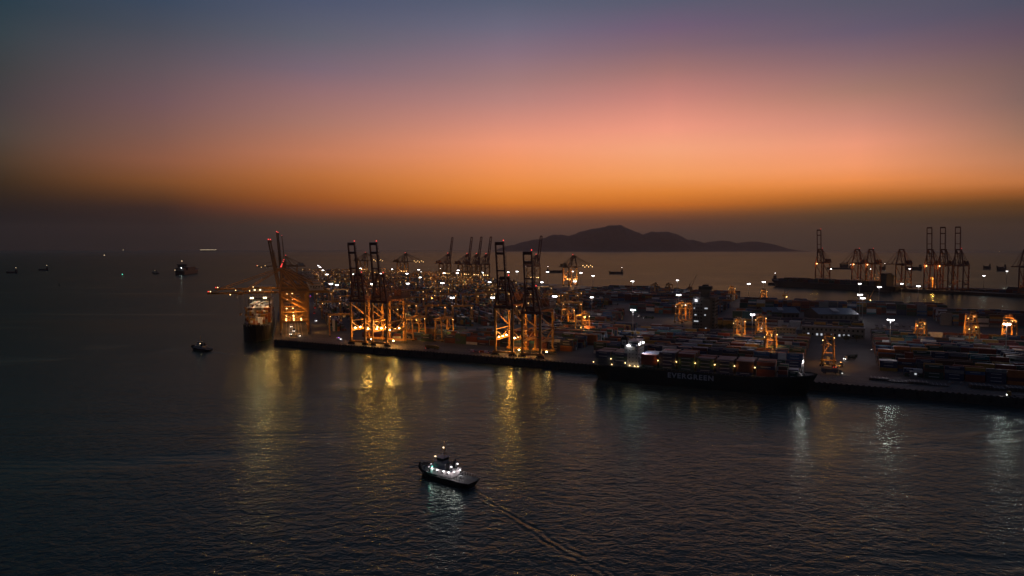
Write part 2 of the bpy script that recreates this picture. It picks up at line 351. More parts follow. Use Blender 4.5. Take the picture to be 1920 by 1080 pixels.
# ---------------------------------------------------------------- quay cranes (local +X looks out over the water, Y runs along the quay)
def sts(name_key, loc, rz, label, group, hg, ha, L_, g, b, lb, ang_deg, mats, up=True, power=60000, trolley=None, spread=22, boomlamps=0, bw=3.6, sct=False, lampz=15, thin=1., lamps=3, tip=True, lit=True, flood=None, beacon=True, ground=0, tl=0):
    mleg, mtop = mats; K = (name_key,)
    root = empty('quay_crane', loc, rz, label, 'quay crane', group)
    w = 1.7*thin
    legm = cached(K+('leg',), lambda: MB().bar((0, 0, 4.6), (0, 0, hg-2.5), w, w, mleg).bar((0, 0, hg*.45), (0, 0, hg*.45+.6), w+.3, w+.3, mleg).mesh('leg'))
    for x in (0, -g):
        for y in (-b/2, b/2): part('leg', legm, root, (x, y, 0))
    def sill():
        m = MB().box((0, 0, 3.7), (1.8, b+5, 1.8), mleg)
        return m.mesh('sill_beam')
    def bog():
        m = MB(); y0 = 0
        m.bar((0, y0-3.4, 2.1), (0, y0+3.4, 2.1), 1.0, .7, M_TIMBER)
        m.bar((0, y0, 2.9), (0, y0-2, 2.2), 1., .8, M_TIMBER); m.bar((0, y0, 2.9), (0, y0+2, 2.2), 1., .8, M_TIMBER)
        for k in range(8): m.cyl((-.3, y0-3.7+k*1.06, .75), (.3, y0-3.7+k*1.06, .75), .5, M_TIMBER, n=8)
        for k in range(4): m.box((0, y0-3.2+k*2.12, 1.4), (.9, 1.5, .7), M_TIMBER)
        return m.mesh('bogie')
    for x in (0, -g):
        sb = part('sill_beam', cached(K+('sill',), sill), root, (x, 0, 0))
        for y in (-b/2, b/2): part('bogie', cached(K+('bog',), bog), sb, (0, y, 0))
    z1, z2 = 15., 24.
    pb = cached(K+('pb',), lambda: MB().bar((-w/2-.01, 0, z1), (-g+w/2+.01, 0, z1), 1.2*thin, 2.2, mleg).mesh('portal_beam'))
    def brace():
        m = MB(); q = .75*thin
        m.bar((-w/2, 0, z2), (-g+w/2, 0, z2+.5), q, 1.0, mleg)
        m.bar((-w/2, 0, z2-1), (-g*.45, 0, z1+1.4), q, q, mleg); m.bar((-g+w/2, 0, z2-.6), (-g*.5, 0, z1+1.4), q, q, mleg)
        m.bar((-g+w/2, 0, z2+1.5), (-w/2, 0, hg-5), q, q*1.3, mleg); return m.mesh('brace')
    for y in (-b/2, b/2):
        part('portal_beam', pb, root, (0, y, 0)); part('brace', cached(K+('br',), brace), root, (0, y, 0))
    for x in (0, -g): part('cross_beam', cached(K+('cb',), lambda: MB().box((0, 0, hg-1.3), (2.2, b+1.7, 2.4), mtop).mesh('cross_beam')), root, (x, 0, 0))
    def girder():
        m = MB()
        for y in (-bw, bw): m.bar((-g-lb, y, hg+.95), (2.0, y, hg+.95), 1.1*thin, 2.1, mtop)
        for k in range(6): m.box((-g-lb+.8+k*(g+lb)/5.6, 0, hg+.9), (.9, 2*bw-1.1*thin, 1.2), mtop)
        for y in (-bw-1.3, bw+1.3):
            m.bar((-g-lb, y, hg+1.4), (2, y, hg+1.4), 1.2, .12, M_TIMBER); m.bar((-g-lb, y, hg+2.5), (2, y, hg+2.5), .12, .12, M_TIMBER)
        return m.mesh('girder')
    part('girder', cached(K+('gi',), girder), root)
    def house():
        m = MB().box((0, 0, 3.4), (15, 9, 6), M_PALE if sct else mtop).box((0, 0, 6.62), (15.8, 9.8, .44), mtop).box((0, 0, .2), (16.4, 10.4, .38), mtop)
        for k in range(5): m.box((-6+k*3, 4.53, 4.6), (1.2, .06, 1.2), M_GLASS)
        m.box((4, 0, 7.5), (2, 3, 1.3), mtop); return m.mesh('machinery_house')
    hx = -g-9.5
    mh = part('machinery_house', cached(K+('ho',), house), root, (hx, 0, hg+2.05))
    if sct:
        tm = cached(('sct',), lambda: text_mesh('SCT', 4.2, M_INK, .04, .06, 1.1))
        part('lettering', tm, mh, (0, -4.55, 3.3), (PI/2, 0, 0)); part('lettering', tm, mh, (0, 4.62, 3.3), (PI/2, 0, PI))
    def apex():
        m = MB(); q = 1.25*thin
        for s_ in (-1, 1):
            m.bar((0, s_*b/2, hg-.1), (-1.5, s_*bw, ha-1), q*1.1, q*1.1, mtop); m.bar((-1.5, s_*bw, ha-1), (-g*.62, s_*bw, hg+2), q*.7, q*.7, mtop)
            m.bar((-.7, s_*(b/2+bw)/2, (hg+ha)/2), (-g*.62, s_*bw, hg+2), q*.45, q*.45, mtop)
        m.box((-1.5, 0, ha-.5), (2.2, 2*bw+2.6, 1.8), mtop).box((-1.5, 0, ha+.9), (3, 2*bw+1, .9), mtop)
        zz = hg+(ha-hg)*.55; yy = b/2+(bw-b/2)*.55; m.box((-.85, 0, zz), (.9, 2*yy, .9), mtop); return m.mesh('apex_frame')
    part('apex_frame', cached(K+('ap',), apex), root)
    def stays():
        m = MB(); q = .5*thin
        for y in (-bw, bw):
            m.bar((-1.5, y, ha), (-g-lb+3, y, hg+2), q, q, mtop); m.bar((-1.5, y, ha), (-g-2, y, hg+2), q, q, mtop)
        return m.mesh('back_stay')
    part('back_stay', cached(K+('bs',), stays), root)
    ar = math.radians(ang_deg)
    def boom():
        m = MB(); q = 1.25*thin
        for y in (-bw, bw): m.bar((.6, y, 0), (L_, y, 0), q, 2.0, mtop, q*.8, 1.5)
        for f, d in ((.05, 1.2), (.3, .8), (.56, .9), (.84, 1.6), (.992, 1.5)): m.box((L_*f, 0, 0), (d*1.3, 2*bw-q*.8, 1.3), mtop)
        for k in range(14):
            x = L_*(.08+.064*k); m.box((x, bw+q*.9, .3), (.25, 1.2, 1.2), M_TIMBER)
        m.bar((1, bw+1.5, .9), (L_*.97, bw+1.5, .9), .14, .14, M_TIMBER); m.box((L_+.6, 0, .3), (1.4, 2*bw+.8, 1.8), mtop)
        for k in range(3): m.box((L_-.4, (k-1)*bw*.6, 1.4), (1.5, 1., 1.2), mtop)
        return m.mesh('boom')
    bo = part('boom', cached(K+('bo', ang_deg), boom), root, (2.2, 0, hg+1), (0, -ar, 0))
    def tipv(f, y, z=0): return Vector((2.2+math.cos(ar)*L_*f-math.sin(ar)*z, y, hg+1+math.sin(ar)*L_*f+math.cos(ar)*z))
    def fstay():
        m = MB(); q = .5*thin
        for y in (-bw, bw):
            for f in ((.5, .94) if not up else (.34,)): m.bar((-1.5, y, ha), tipv(f, y, 1), q, q, mtop)
            if up: m.bar(tipv(.34, y, 1.2), tipv(.8, y, 1.6), q*.8, q*.8, mtop)
        return m.mesh('fore_stay')
    part('fore_stay', cached(K+('fs', ang_deg), fstay), root)
    tx = trolley if trolley is not None else -g*.45
    part('trolley', cached(K+('tr',), lambda: MB().box((0, 0, hg-.6), (6, 2*bw-1.5, .9), mtop).box((-1.5, 0, hg+.2), (2.5, 3, 1.4), mtop).mesh('trolley')), root, (tx, 0, 0))
    def cab():
        m = MB().box((4.6, 1.8, hg-3), (2.6, 2.4, 2.6), M_PALE).box((5.92, 1.8, hg-3), (.06, 2., 1.6), M_GLASS); m.bar((4.6, 1.8, hg-1.7), (3, 1.8, hg-.9), .4, .4, mtop); return m.mesh('cab')
    part('cab', cached(K+('ca',), cab), root, (tx, 0, 0))
    def spr():
        m = MB().box((0, 0, spread), (2.4, 12.2, .7), mleg).box((0, 0, spread+1), (1.8, 3.5, 1.2), mleg)
        for x in (-.8, .8):
            for y in (-1.5, 1.5): m.bar((x, y, spread+1.4), (x, y, hg-1), .1, .1, M_TIMBER)
        return m.mesh('spreader')
    part('spreader', cached(K+('sp', spread), spr), root, (tx, 0, 0))
    def stair():
        m = MB(); z = 5.; k = 0
        while z < hg-6: m.bar((-1.6 if k % 2 else -5.2, 0, z), (-5.2 if k % 2 else -1.6, 0, z+4.5), .9, .25, mleg); z += 4.5; k += 1
        return m.mesh('stair')
    part('stair', cached(K+('st',), stair), root, (-g+6, b/2+1.6, 0))
    bulb = cached(('bulb', round(thin, 1)), lambda: MB().box((0, 0, .55), (.9, .9, .3), M_TIMBER).ball((0, 0, 0), .62*thin, M_SODB if thin < 1.1 else M_SOD, 8, 5).mesh('floodlight'))
    if lit:
        for y in (-b/2+.7, b/2-.7):
            for k in range(lamps): part('floodlight', bulb, root, (-g*(.2+.27*k), y, z1+1.6))
        lamp(root, (-g*.5, 0, z1+4.5), power, SODIUM, 1.2)
        lamp(root, (-g*.55, 0, hg-7), power*.15, SODIUM, .8)
    if ground: lamp(root, (-6, b/2+6, 5.5), ground, SODIUM, .5); part('floodlight', bulb, root, (-4.6, b/2+4.2, 6.2))
    if tl: part('trolley_lamp', cached(('tl',), lambda: MB().ball((0, 0, 0), 1.1, M_SOD, 8, 5).mesh('trolley_lamp')), root, (2.5, -bw-1, hg-2.6)); lamp(root, (3.5, -bw-3, hg-4), tl, SODIUM, .8)
    red = cached(('red', round(thin, 1)), lambda: MB().cyl((0, 0, -1.2), (0, 0, 0), .15, M_TIMBER, n=6).ball((0, 0, .3), .5*thin, M_RED, 8, 5).mesh('beacon'))
    if beacon: part('beacon', red, root, (-1.5, bw, ha+2.4))
    if tip: part('beacon', red, root, tuple(tipv(1.0, bw, 0)+Vector((0, 0, 2.4 if up else 2.))))
    sbulb = cached(('sbulb', round(thin, 1)), lambda: MB().box((0, 0, .4), (.6, .6, .2), M_TIMBER).ball((0, 0, 0), .42*thin, M_SOD, 8, 5).mesh('floodlight'))
    for k in range(boomlamps):
        part('floodlight', sbulb, root, tuple(tipv(.42+.56*k/max(1, boomlamps-1), -bw, -1.9 if k % 2 else 1.9)))
    if flood:
        lamp(root, (-g*.5, 0, hg-4), 60000, SODIUM, 1., 100, (-g*.5, 0, 0)); lamp(root, (12, 0, hg-5), 9000, SODIUM, .8)
        for x in (8, 24, 40, 56): lamp(root, (x, -bw-4.5, hg+5.5), 420, SODIUM, .5); lamp(root, (x, bw+4.5, hg+5.5), 420, SODIUM, .5)  # added lights hanging beside the boom, without lamp heads, to brighten it
    return root
FRONT = ang(-V); WEST = ang(-Q); BACK = ang(Vector((.746, .666, 0)))
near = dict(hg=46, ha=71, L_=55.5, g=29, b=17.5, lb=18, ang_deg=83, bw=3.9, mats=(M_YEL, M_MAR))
gq = 'quay cranes with raised booms on the front quay'
for px, py, t0, lab, pw, h in ((672, 651, 8, 'raised boom quay crane on the front quay, nearest crane to its corner', 20000, {}),
                        (712.5, 655, 8, 'raised boom quay crane second from the corner of the front quay', 24000, {}),
                        (945, 671, 8, 'tallest raised boom quay crane in mid front quay, legs lit orange from inside', 26000, {}),
                        (996, 675, 8, 'shorter raised boom quay crane with dark unlit legs beside the moored ship stern', 2500, dict(L_=51, hg=42, ha=62, key='n2'))):
    r = Vector((ray(px, py).x/ray(px, py).y, 1)); o_ = ST(0, t0); k = (r.x*o_.y-o_.x)/(U.x-r.x*U.y); s_ = k; kw = dict(near); h = dict(h); key = h.pop('key', 'n1'); kw.update(h)
    sts(key, ST(s_, t0), FRONT, lab, gq, power=pw, lamps=3 if pw > 2600 else 0, ground=4200 if pw > 2600 else 900, **kw)
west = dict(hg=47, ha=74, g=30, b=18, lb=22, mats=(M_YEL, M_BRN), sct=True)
gw = 'quay cranes along the west quay'
_wl = [(45, False, 'near'), (84, True, 'a'), (126, False, 'second'), (185, True, 'b'), (350, True, 'c'), (500, True, 'd'), (1220, True, 'e'), (1130, False, 'far')]
_wL = dict(a=58, b=59, c=72, d=74, e=80, near=72, second=72, far=68)
_lab = {'second': 'second lowered boom crane of the west quay, just beyond the nearest one',
        'near': 'nearest crane of the west quay, boom lowered far over the big container ship',
        'a': 'west quay crane just behind the lowered boom, its raised boom furthest out over the ship', 'b': 'second raised boom crane of the west quay, behind the first raised one',
        'c': 'third raised boom crane of the west quay, its boom top the highest', 'd': 'fourth raised boom crane on the west quay, half hidden among the others',
        'e': 'rearmost raised boom crane of the west quay, standing clear behind the others', 'far': 'far crane of the west quay with lit lowered boom beyond the raised ones'}
for a, dn, k in _wl:
    kw = dict(west); up = dn
    sts('w'+k, WB(a, 7), WEST, _lab[k], gw, L_=_wL[k], ang_deg=(80 if k in 'ab' else 86) if up else 0, up=up, power=7500 if k == 'near' else 2500 if k == 'second' else 1500 if k != 'far' else 12000, thin=1.25 if len(k) == 1 else 1.15, trolley=None if up else 42,
        spread=24, boomlamps=0 if up else 3 if k != 'far' else 5, lamps=2 if k != 'near' else 3, flood=k in ('near', 'second'), **(kw if k not in ('near', 'second') else {**kw, 'mats': (M_YEL, M_YEL)}))  # the two nearest lowered booms go yellow: lamp light put into their colour
far = dict(hg=48, ha=77, g=30, b=20, lb=22, mats=(M_BRN, M_MAR), thin=1.8, sct=False)
gf = 'quay cranes along the far edge of the container yard'
for px, dn, lab, pw in ((845, True, 'raised boom crane standing apart, first of the four slim cranes at the yard far edge', 1500),
                     (881, True, 'second of the four raised slim cranes at the far edge, beside a close pair', 1500),
                     (899, True, 'third of the four raised slim cranes at the yard far edge', 1500),
                     (917, True, 'last of the four raised slim cranes at the yard far edge, nearest the viewer', 1500),
                     (1011, True, 'lone raised boom crane in front of the island foot at the far edge', 1500),
                     (1080, False, 'brightly lit orange crane with lowered boom below the island at the far edge', 40000),
                     (765, False, 'far lowered boom crane between two light masts, lamp glowing mid boom', 8000),
                     (690, False, 'furthest lowered boom crane, seen behind the raised booms of the front pair', 6000)):
    r = ray(px, 500); r = Vector((r.x/r.y, 1)); a_, b_ = (E3, E4) if px > 930 else (E4, E5)
    d = b_-a_; k = (r.x*a_.y-a_.x)/(d.x-r.x*d.y); p = a_+d*k; n_ = Vector((d.y, -d.x, 0)).normalized()
    sts('f'+('u' if dn else 'd')+('x' if px == 1080 else ''), Vector((p.x, p.y, GZ))-n_*7, ang(n_), lab, gf, L_=80 if dn else 66, ang_deg=81 if dn else 0, up=dn, power=pw, boomlamps=0 if dn else 6,
        lamps=2, tip=False, **{**far, **(dict(mats=(M_YEL, M_BRN)) if not dn else {})})
pier_k = dict(hg=58, ha=93, g=30, b=22, lb=20, mats=(M_RED2, M_RED2), thin=1.4, bw=5.)
gp = 'red quay cranes on the far pier'
for px, dn, lab in ((1536, True, 'red raised boom crane at the tip of the far pier, apart from the rest'),
                    (1605, False, 'red lowered boom crane on the far pier with two red lights, first of a pair'),
                    (1631, False, 'red lowered boom crane on the far pier, second of the pair with red lights'),
                    (1688, False, 'single red lowered boom crane mid far pier without lights at its top'),
                    (1742, True, 'first of three tall raised boom cranes on the far pier'),
                    (1767, True, 'middle one of three tall raised boom cranes on the far pier'),
                    (1795, True, 'last of three tall raised boom cranes on the far pier, with single red light'),
                    (1922, False, 'crane cut off by the frame edge on the far pier')):
    r = ray(px, 530); r = Vector((r.x/r.y, 1)); a_ = PP(0, 10); d = PU; k = (r.x*a_.y-a_.x)/(d.x-r.x*d.y); p = a_+d*k
    sts('p'+('u' if dn else 'd'), Vector((p.x, p.y, GZ)), ang(-PV), lab, gp, L_=84 if dn else 62, ang_deg=86 if dn else 0, up=dn, power=1300, lamps=0, tl=5000 if px in (1536, 1605, 1631, 1742, 1767) else 0, tip=px == 1536, beacon=px in (1536, 1605, 1631, 1795), **pier_k)

# ---------------------------------------------------------------- yard gantry cranes (X travel, Y span)
def rtg(loc, rz, label, group, power=9000, h=24., span=24., wb=7.6, mat=None, trol=0.2, lit=True, white=False):
    mat = mat or M_YEL; K = ('rtg', mat.name, span, h)
    root = empty('yard_gantry_crane', loc, rz, label, 'gantry crane', group)
    for x in (-1, 1):
        for y in (-1, 1):
            part('leg', cached(K+('leg', x, y), lambda: MB().bar((x*(wb/2+.9), y*span/2, 2.), (x*wb/2*.86, y*span/2, h-1.), 1.05, 1.15, mat).mesh('leg')), root)
    def sill():
        m = MB().box((0, 0, 1.75), (wb+4.5, 1.1, 1.0), mat).box((0, 0, 3.4), (2.6, 1.5, 2.2), M_GREY)
        for x in (-1, 1):
            for k in (-1, 1): m.cyl((x*(wb/2+.9)+k*.85, -.4, .75), (x*(wb/2+.9)+k*.85, .4, .75), .75, M_DARK, n=10)
        return m.mesh('wheel_beam')
    for y in (-1, 1): part('wheel_beam', cached(K+('sill',), sill), root, (0, y*span/2, 0))
    for x in (-1, 1): part('girder', cached(K+('gi',), lambda: MB().box((0, 0, h-.1), (1.1, span+3.4, 1.8), mat).mesh('girder')), root, (x*wb/2*.86, 0, 0))
    def tie():
        m = MB().box((0, 0, h-1.6), (wb*.86-1.15, .7, .9), mat).bar((-wb/2, 0, 8.), (wb/2, 0, 8.), .5, .6, mat)
        m.bar((-wb/2, 0, 8.4), (wb*.05, 0, 14.5), .45, .45, mat); m.bar((wb*.05, 0, 14.5), (-wb*.43, 0, h-2.4), .45, .45, mat); return m.mesh('end_tie')
    for y in (-1, 1): part('end_tie', cached(K+('tie',), tie), root, (0, y*span/2, 0))
    ty = span*trol
    part('trolley', cached(K+('tr',), lambda: MB().box((0, 0, h+1.25), (wb*.9+1.4, 4.6, .8), mat).box((0, .5, h+2.5), (3.6, 3, 1.7), M_BRN).bar((-3, -2, h+1.6), (-3, -2, h+4), .2, .2, mat).bar((3, -2, h+1.6), (3, -2, h+4), .2, .2, mat).bar((-3, -2, h+4), (3, -2, h+4), .2, .2, mat).mesh('trolley')), root, (0, ty, 0))
    part('cab', cached(K+('cab',), lambda: MB().box((0, 0, h-2.4), (2., 2., 2.3), M_PALE).box((0, -1.03, h-2.5), (1.6, .05, 1.4), M_GLASS).mesh('cab')), root, (1.2, ty-3.4, 0))
    part('spreader', cached(K+('spr',), lambda: MB().box((0, 0, h-7), (12.2, 2.3, .6), mat).box((0, 0, h-6.2), (3, 1.8, 1), M_BRN).bar((-1.4, 0, h-6), (-1.4, 0, h+1), .12, .12, M_TIMBER).bar((1.4, 0, h-6), (1.4, 0, h+1), .12, .12, M_TIMBER).mesh('spreader')), root, (0, ty, 0))
    if lit:
        fm = cached(('rtgf', white), lambda: MB().box((0, 0, .45), (.8, .8, .3), M_TIMBER).ball((0, 0, 0), .36, M_WHITE if white else M_SOD, 8, 5).mesh('floodlight'))
        for x, y in ((-1, -1), (1, 1)): part('floodlight', fm, root, (x*(wb/2+.4), y*(span/2-1.2), h-2.6))
        lamp(root, (0, 0, h-3.2), power*.6, SODIUM, .8); lamp(root, (0, span*.2, 9.5), power*.7, SODIUM, .5)
    return root
gy = 'orange yard gantry cranes over the container stacks'
def rtg_u(px, py, label, **k):          # rails along the front quay; px,py = foot of the nearer wheel beam
    s_, t_ = st_of(G(px, py)); return rtg(ST(s_, t_+12), RU, label, gy, **k), (s_, t_)
RTG_U = [(768, 639, 'lit yard gantry crane behind the cranes nearest the quay corner', 14000), (822, 641, 'yard gantry crane behind the yellow flatbed truck on the front quay', 16000),
         (1085, 633, 'brightly lit yard gantry crane in the glowing cluster behind the mid quay cranes', 60000), (1058, 618, 'yard gantry crane behind the brightest one in the glowing cluster', 45000),
         (1383, 646, 'yard gantry crane with pale lit legs left of the light mast behind the ship', 30000), (1424, 638, 'taller yard gantry crane right behind the light mast, lit orange', 34000),
         (1442, 679, 'near yard gantry crane in front of the light mast with two bright legs', 50000), (1552, 687, 'yard gantry crane beside the road at the end of the middle block', 22000),
         (1728, 652, 'splayed yard gantry crane glowing orange over the block beyond the road', 60000), (1826, 660, 'yard gantry crane with lit spreader low over blue stacks', 60000),
         (1823, 634, 'yard gantry crane with zigzag stair at the back of the far right block', 40000), (1897, 645, 'yard gantry crane beside the dazzling light mast near the frame edge', 60000),
         (1272, 605, 'yard gantry crane with white lights at its feet beside the control tower', 26000), (1292, 603, 'yard gantry crane half hidden behind the control tower', 12000),
         (1370, 564, 'lit yard gantry crane at the far edge beyond the control tower', 30000), (1430, 571, 'small yard gantry crane with glowing frame at the far edge by the basin', 42000),
         (1224, 560, 'dark unlit yard gantry crane on the far skyline, wider of two', 0), (1252, 560, 'dark unlit yard gantry crane on the far skyline, taller of two', 0)]
for px, py, lab, pw in RTG_U:
    g_ = rtg_u(px, py, lab, power=max(pw, 1)*.2, lit=pw > 0, h=24 if px not in (1224, 1252) else 27, trol=random.choice((-.3, -.1, .2, .33)), white=(px == 1272))[0]
    if px == 1552: lamp(g_, (9, -6, 6), 3000, SODIUM, .4)  # added light with no lamp head, for a warm pool on the road

# ---------------------------------------------------------------- containers: every stack is planned first, then the 300 that show largest become objects
CCOL = {'navy blue': (.022, .035, .075), 'mid blue': (.03, .08, .17), 'rust red': (.15, .035, .022), 'dark brown': (.075, .035, .022), 'dark green': (.018, .055, .04), 'grey': (.16, .165, .17),
        'white': (.46, .46, .45), 'ochre yellow': (.30, .17, .03), 'orange': (.32, .10, .025), 'teal': (.03, .13, .15), 'slate': (.05, .06, .075), 'maroon': (.09, .018, .022)}
CNAMES = list(CCOL); CWT = [18, 12, 15, 14, 14, 8, 6, 6, 5, 5, 10, 8]
def cmat(c): return paint(c+' container steel', CCOL[c], .6, 0, .22, .5)
CONT = []                                # (centre, rz, length, colour, label context)
CH, CW_ = 2.6, 2.44
def stack_at(base, rz, length, n, ctx, pal=None):
    base_col = random.choices(pal or CNAMES, CWT if not pal else None)[0]
    for k in range(n):
        col = base_col if random.random() < .6 else random.choices(pal or CNAMES, CWT if not pal else None)[0]
        CONT.append((Vector((base.x, base.y, base.z+CH*(k+.5)+.02*k)), rz, length, col, (*ctx, k, n)))
ORD = ['first', 'second', 'third', 'fourth', 'fifth', 'sixth', 'seventh', 'eighth', 'ninth', 'tenth', 'eleventh', 'twelfth', 'thirteenth', 'fourteenth', 'fifteenth', 'sixteenth', 'seventeenth', 'eighteenth', 'nineteenth', 'twentieth']
def block(fn, rz, s0, s1, t0, rows, where, hmin=1, hmax=4, gap=.12, fade=None, pal=None, ok=None):
    """rows of 40 ft bays; neighbouring stacks step up and down by runs, as a working block does"""
    L40, step = 12.19, 12.85; nb = int((s1-s0)/step)
    for r in range(rows):
        hh = random.uniform(hmin, hmax)
        for j in range(nb):
            hh += random.uniform(-1.3, 1.3); hh = min(hmax+.4, max(hmin-.3, hh))
            n = int(round(hh))
            if random.random() < gap or n < 1: continue
            p = fn(s0+(j+.5)*step, t0+(r+.5)*2.62)
            if not in_land(p, 14) or (ok and not ok(p)): continue
            if random.random() < .22:
                for e in (-1, 1):
                    q = fn(s0+(j+.5)*step+e*3.1, t0+(r+.5)*2.62); stack_at(q, rz, 6.06, max(1, n-random.choice((0, 0, 1))), (where, r, 2*j+(e > 0), rows), pal)
            else: stack_at(p, rz, L40, n, (where, r, 2*j, rows), pal)
clear = []                               # ground kept free of stacks: (px, py, radius) as places
def keep(p):
    for c_, r_ in clear:
        if (p.x-c_.x)**2+(p.y-c_.y)**2 < r_*r_: return False
    return True
for px, py, r_ in ((1320, 622, 30), (1235, 604, 36), (1205, 596, 38), (1185, 640, 4)): clear.append((G(px, py), r_))
# front blocks, long sides to the water
block(ST, RU, 176, 330, 60, 6, 'front block, mid quay', 2, 4, .05)
block(ST, RU, 70, 160, 60, 5, 'front block near the quay corner', 1, 3, .25)
block(ST, RU, 100, 330, 84, 6, 'second block, mid quay', 2, 4, .08)
block(ST, RU, 120, 335, 108, 6, 'third block, mid quay', 2, 4, .1)
for i, t in enumerate((60, 83, 106, 129, 152, 175, 198, 221)):
    block(ST, RU, 338, 530 if t < 190 else 520, t, 6, ORD[i]+' block behind moored ship', 2, 4 if i < 5 else 3, .1, ok=keep)
for i, t in enumerate((52, 75, 98, 121, 144, 167, 190, 213, 236, 259)):
    block(ST, RU, 574 if i else 590, 800, t, 6, ORD[i]+' block beyond the road', 1 if i < 1 else 2, 4 if i < 2 else 5, .12, ok=keep)
for i, t in enumerate((131, 154, 177, 200, 223, 246)): block(ST, RU, 235, 334, t, 6, ORD[i+3]+' block, mid quay', 1 if i > 3 else 2, 4 if i < 4 else 3, .1, ok=keep)
for i, t in enumerate((244, 267)): block(ST, RU, 338, 380, t, 5, ORD[i+8]+' block behind moored ship', 1, 2, .2, ok=keep)
for i, t in enumerate((275, 300, 325, 350, 375, 400)): block(ST, RU, 226, 290 if i < 4 else 270, t, 6, ORD[i]+' block left of parking ground', 2, 4, .06)
block(ST, RU, 400, 520, 335, 3, 'stacks behind the tower', 3, 4, .02, pal=['white', 'grey', 'white', 'ochre yellow', 'white', 'navy blue', 'rust red'])
block(ST, RU, 452, 505, 372, 3, 'stack before the smaller shed', 3, 4, .02, pal=['dark green', 'dark brown', 'slate', 'navy blue'])
block(ST, RU, 505, 570, 372, 4, 'stack before the larger shed', 3, 4, .02, pal=['dark green', 'dark brown', 'slate', 'navy blue'])
block(ST, RU, 505, 570, 310, 5, 'stack behind the office', 4, 5, .02, pal=['dark green', 'dark brown', 'slate', 'ochre yellow', 'navy blue'])
for i, t in enumerate((470, 500, 530, 565, 600)): block(ST, RU, 255, 395, t, 6, ORD[i]+' back block by the basin', 3, 5, .03)
for i, t in enumerate((440, 475)): block(ST, RU, 410, 480, t, 6, ORD[i]+' block beside the sheds', 3, 5, .05)
for i, t in enumerate((590, 615, 640)): block(ST, RU, 400, 690, t, 6, ORD[i]+' row block along basin', 3, 6, .04)
for i, t in enumerate((470, 495, 520, 545)): block(ST, RU, 660, 830, t, 6, ORD[i]+' back block far right', 4, 6, .03)
for i, t in enumerate((670, 700, 730, 770, 810, 850, 890, 930)): block(ST, RU, 60, 380, t, 6, ORD[i]+' block far back', 2, 5, .06)
# west blocks, rows running away from the water front
WB0 = 62
def westok(p):
    s_, t_ = st_of(p); return t_ > 136 and keep(p) and not (s_ > 190 and t_ > 330) and not (s_ > 228)
def westok0(p): return st_of(p)[1] > 60 and keep(p)
for k in range(16):
    for a0 in range(55, 1900, 150): block(WB, RW, a0, a0+138, WB0+k*31, 7, '%s column, row group %s' % (ORD[k], ORD[(a0-55)//150]), 1, 5, .12, ok=westok0 if k == 0 else westok)
# gantries over the west blocks
gw2 = 'orange yard gantry cranes over the western stacks'
rr = random.Random(11); cnt = {}
for k in range(14):
    for a in range(40 if k == 0 else 120, 1750, 165):
        a2 = a+rr.uniform(-50, 50); p = WB(a2, WB0+k*31+9.2)
        if not in_land(p, 40) or (k > 0 and not westok(p)) or rr.random() < .12: continue
        cnt[k] = cnt.get(k, 0)+1
        rtg(WB(a2 if not (k == 0 and a == 40) else 12, WB0+k*31+9.2), RW, 'yard gantry crane over the %s western stack column, %s one back' % (ORD[k], ORD[cnt[k]-1]), gw2,
            power=(2500 if k == 0 and a == 40 else rr.choice((600, 1200, 2500, 5000, 8000)))*(1+max(0, a2-300)/900)*.6, trol=rr.choice((-.3, 0, .3)), span=25.)

# ---------------------------------------------------------------- ships
def hull_mesh(L_, B, D, m, mdeck, bow=.2, stern=.08, sheer=1.5, flare=.75, draft=2., tran=.72, bulwark=1.0, n=40, mboot=None):
    mb = MB(); secs = []
    for i in range(n+1):
        f = i/n; x = -L_/2+L_*f
        if f > 1-bow: q = (f-(1-bow))/bow; hb = math.sqrt(max(0, 1-q**2.3)); hw = max(0, 1-q**1.5)
        elif f < stern: q = 1-f/stern; hb = 1-(1-tran)*q*q; hw = 1-(1-tran*.35)*q**1.4
        else: hb = hw = 1
        zt = D+sheer*max(0, (f-.72)/.28)**1.6
        rake = max(0, (f-(1-bow))/bow)**2*L_*.035*0
        secs.append([(x, 0, -draft), (x, hw*B/2*.85, -draft), (x+rake, hw*B/2, 0), (x, (hw*.5+hb*.5)*B/2, zt*.5), (x, hb*B/2, zt), (x, hb*B/2*.985, zt+bulwark*(1 if f > 1-bow*1.2 else .35)), (x, max(0, hb*B/2*.985-.35), zt+.02)])
    # raked stem: pull lower points of the last stations aft
    for i, s_ in enumerate(secs):
        f = i/n
        if f > 1-bow:
            q = (f-(1-bow))/bow
            for k, e in ((0, 1.), (1, 1.), (2, .8), (3, .45)): s_[k] = (s_[k][0]-q*q*L_*.035*e*flare*2, s_[k][1], s_[k][2])
        if f < stern:
            q = 1-f/stern
            for k, e in ((0, 1.), (1, 1.), (2, .6), (3, .15)): s_[k] = (s_[k][0]+q*q*L_*.035*e, s_[k][1], s_[k][2])
    np_ = len(secs[0]); vs = []
    for sd in (1, -1):
        for s_ in secs: vs += [(p[0], sd*p[1], p[2]) for p in s_]
    o = (n+1)*np_; fs = []
    for i in range(n):
        for j in range(np_-1):
            a, b = i*np_+j, (i+1)*np_+j
            fs.append((a, b, b+1, a+1)); fs.append((o+a+1, o+b+1, o+b, o+a))
    j = np_-1; fd = [(i*np_+j, (i+1)*np_+j, o+(i+1)*np_+j, o+i*np_+j) for i in range(n)]
    fs.append(tuple(range(np_))+tuple(o+k for k in range(np_-1, -1, -1)))
    mb.add(vs, fs, m); mb.add(vs, fd, mdeck); return mb.mesh('hull')

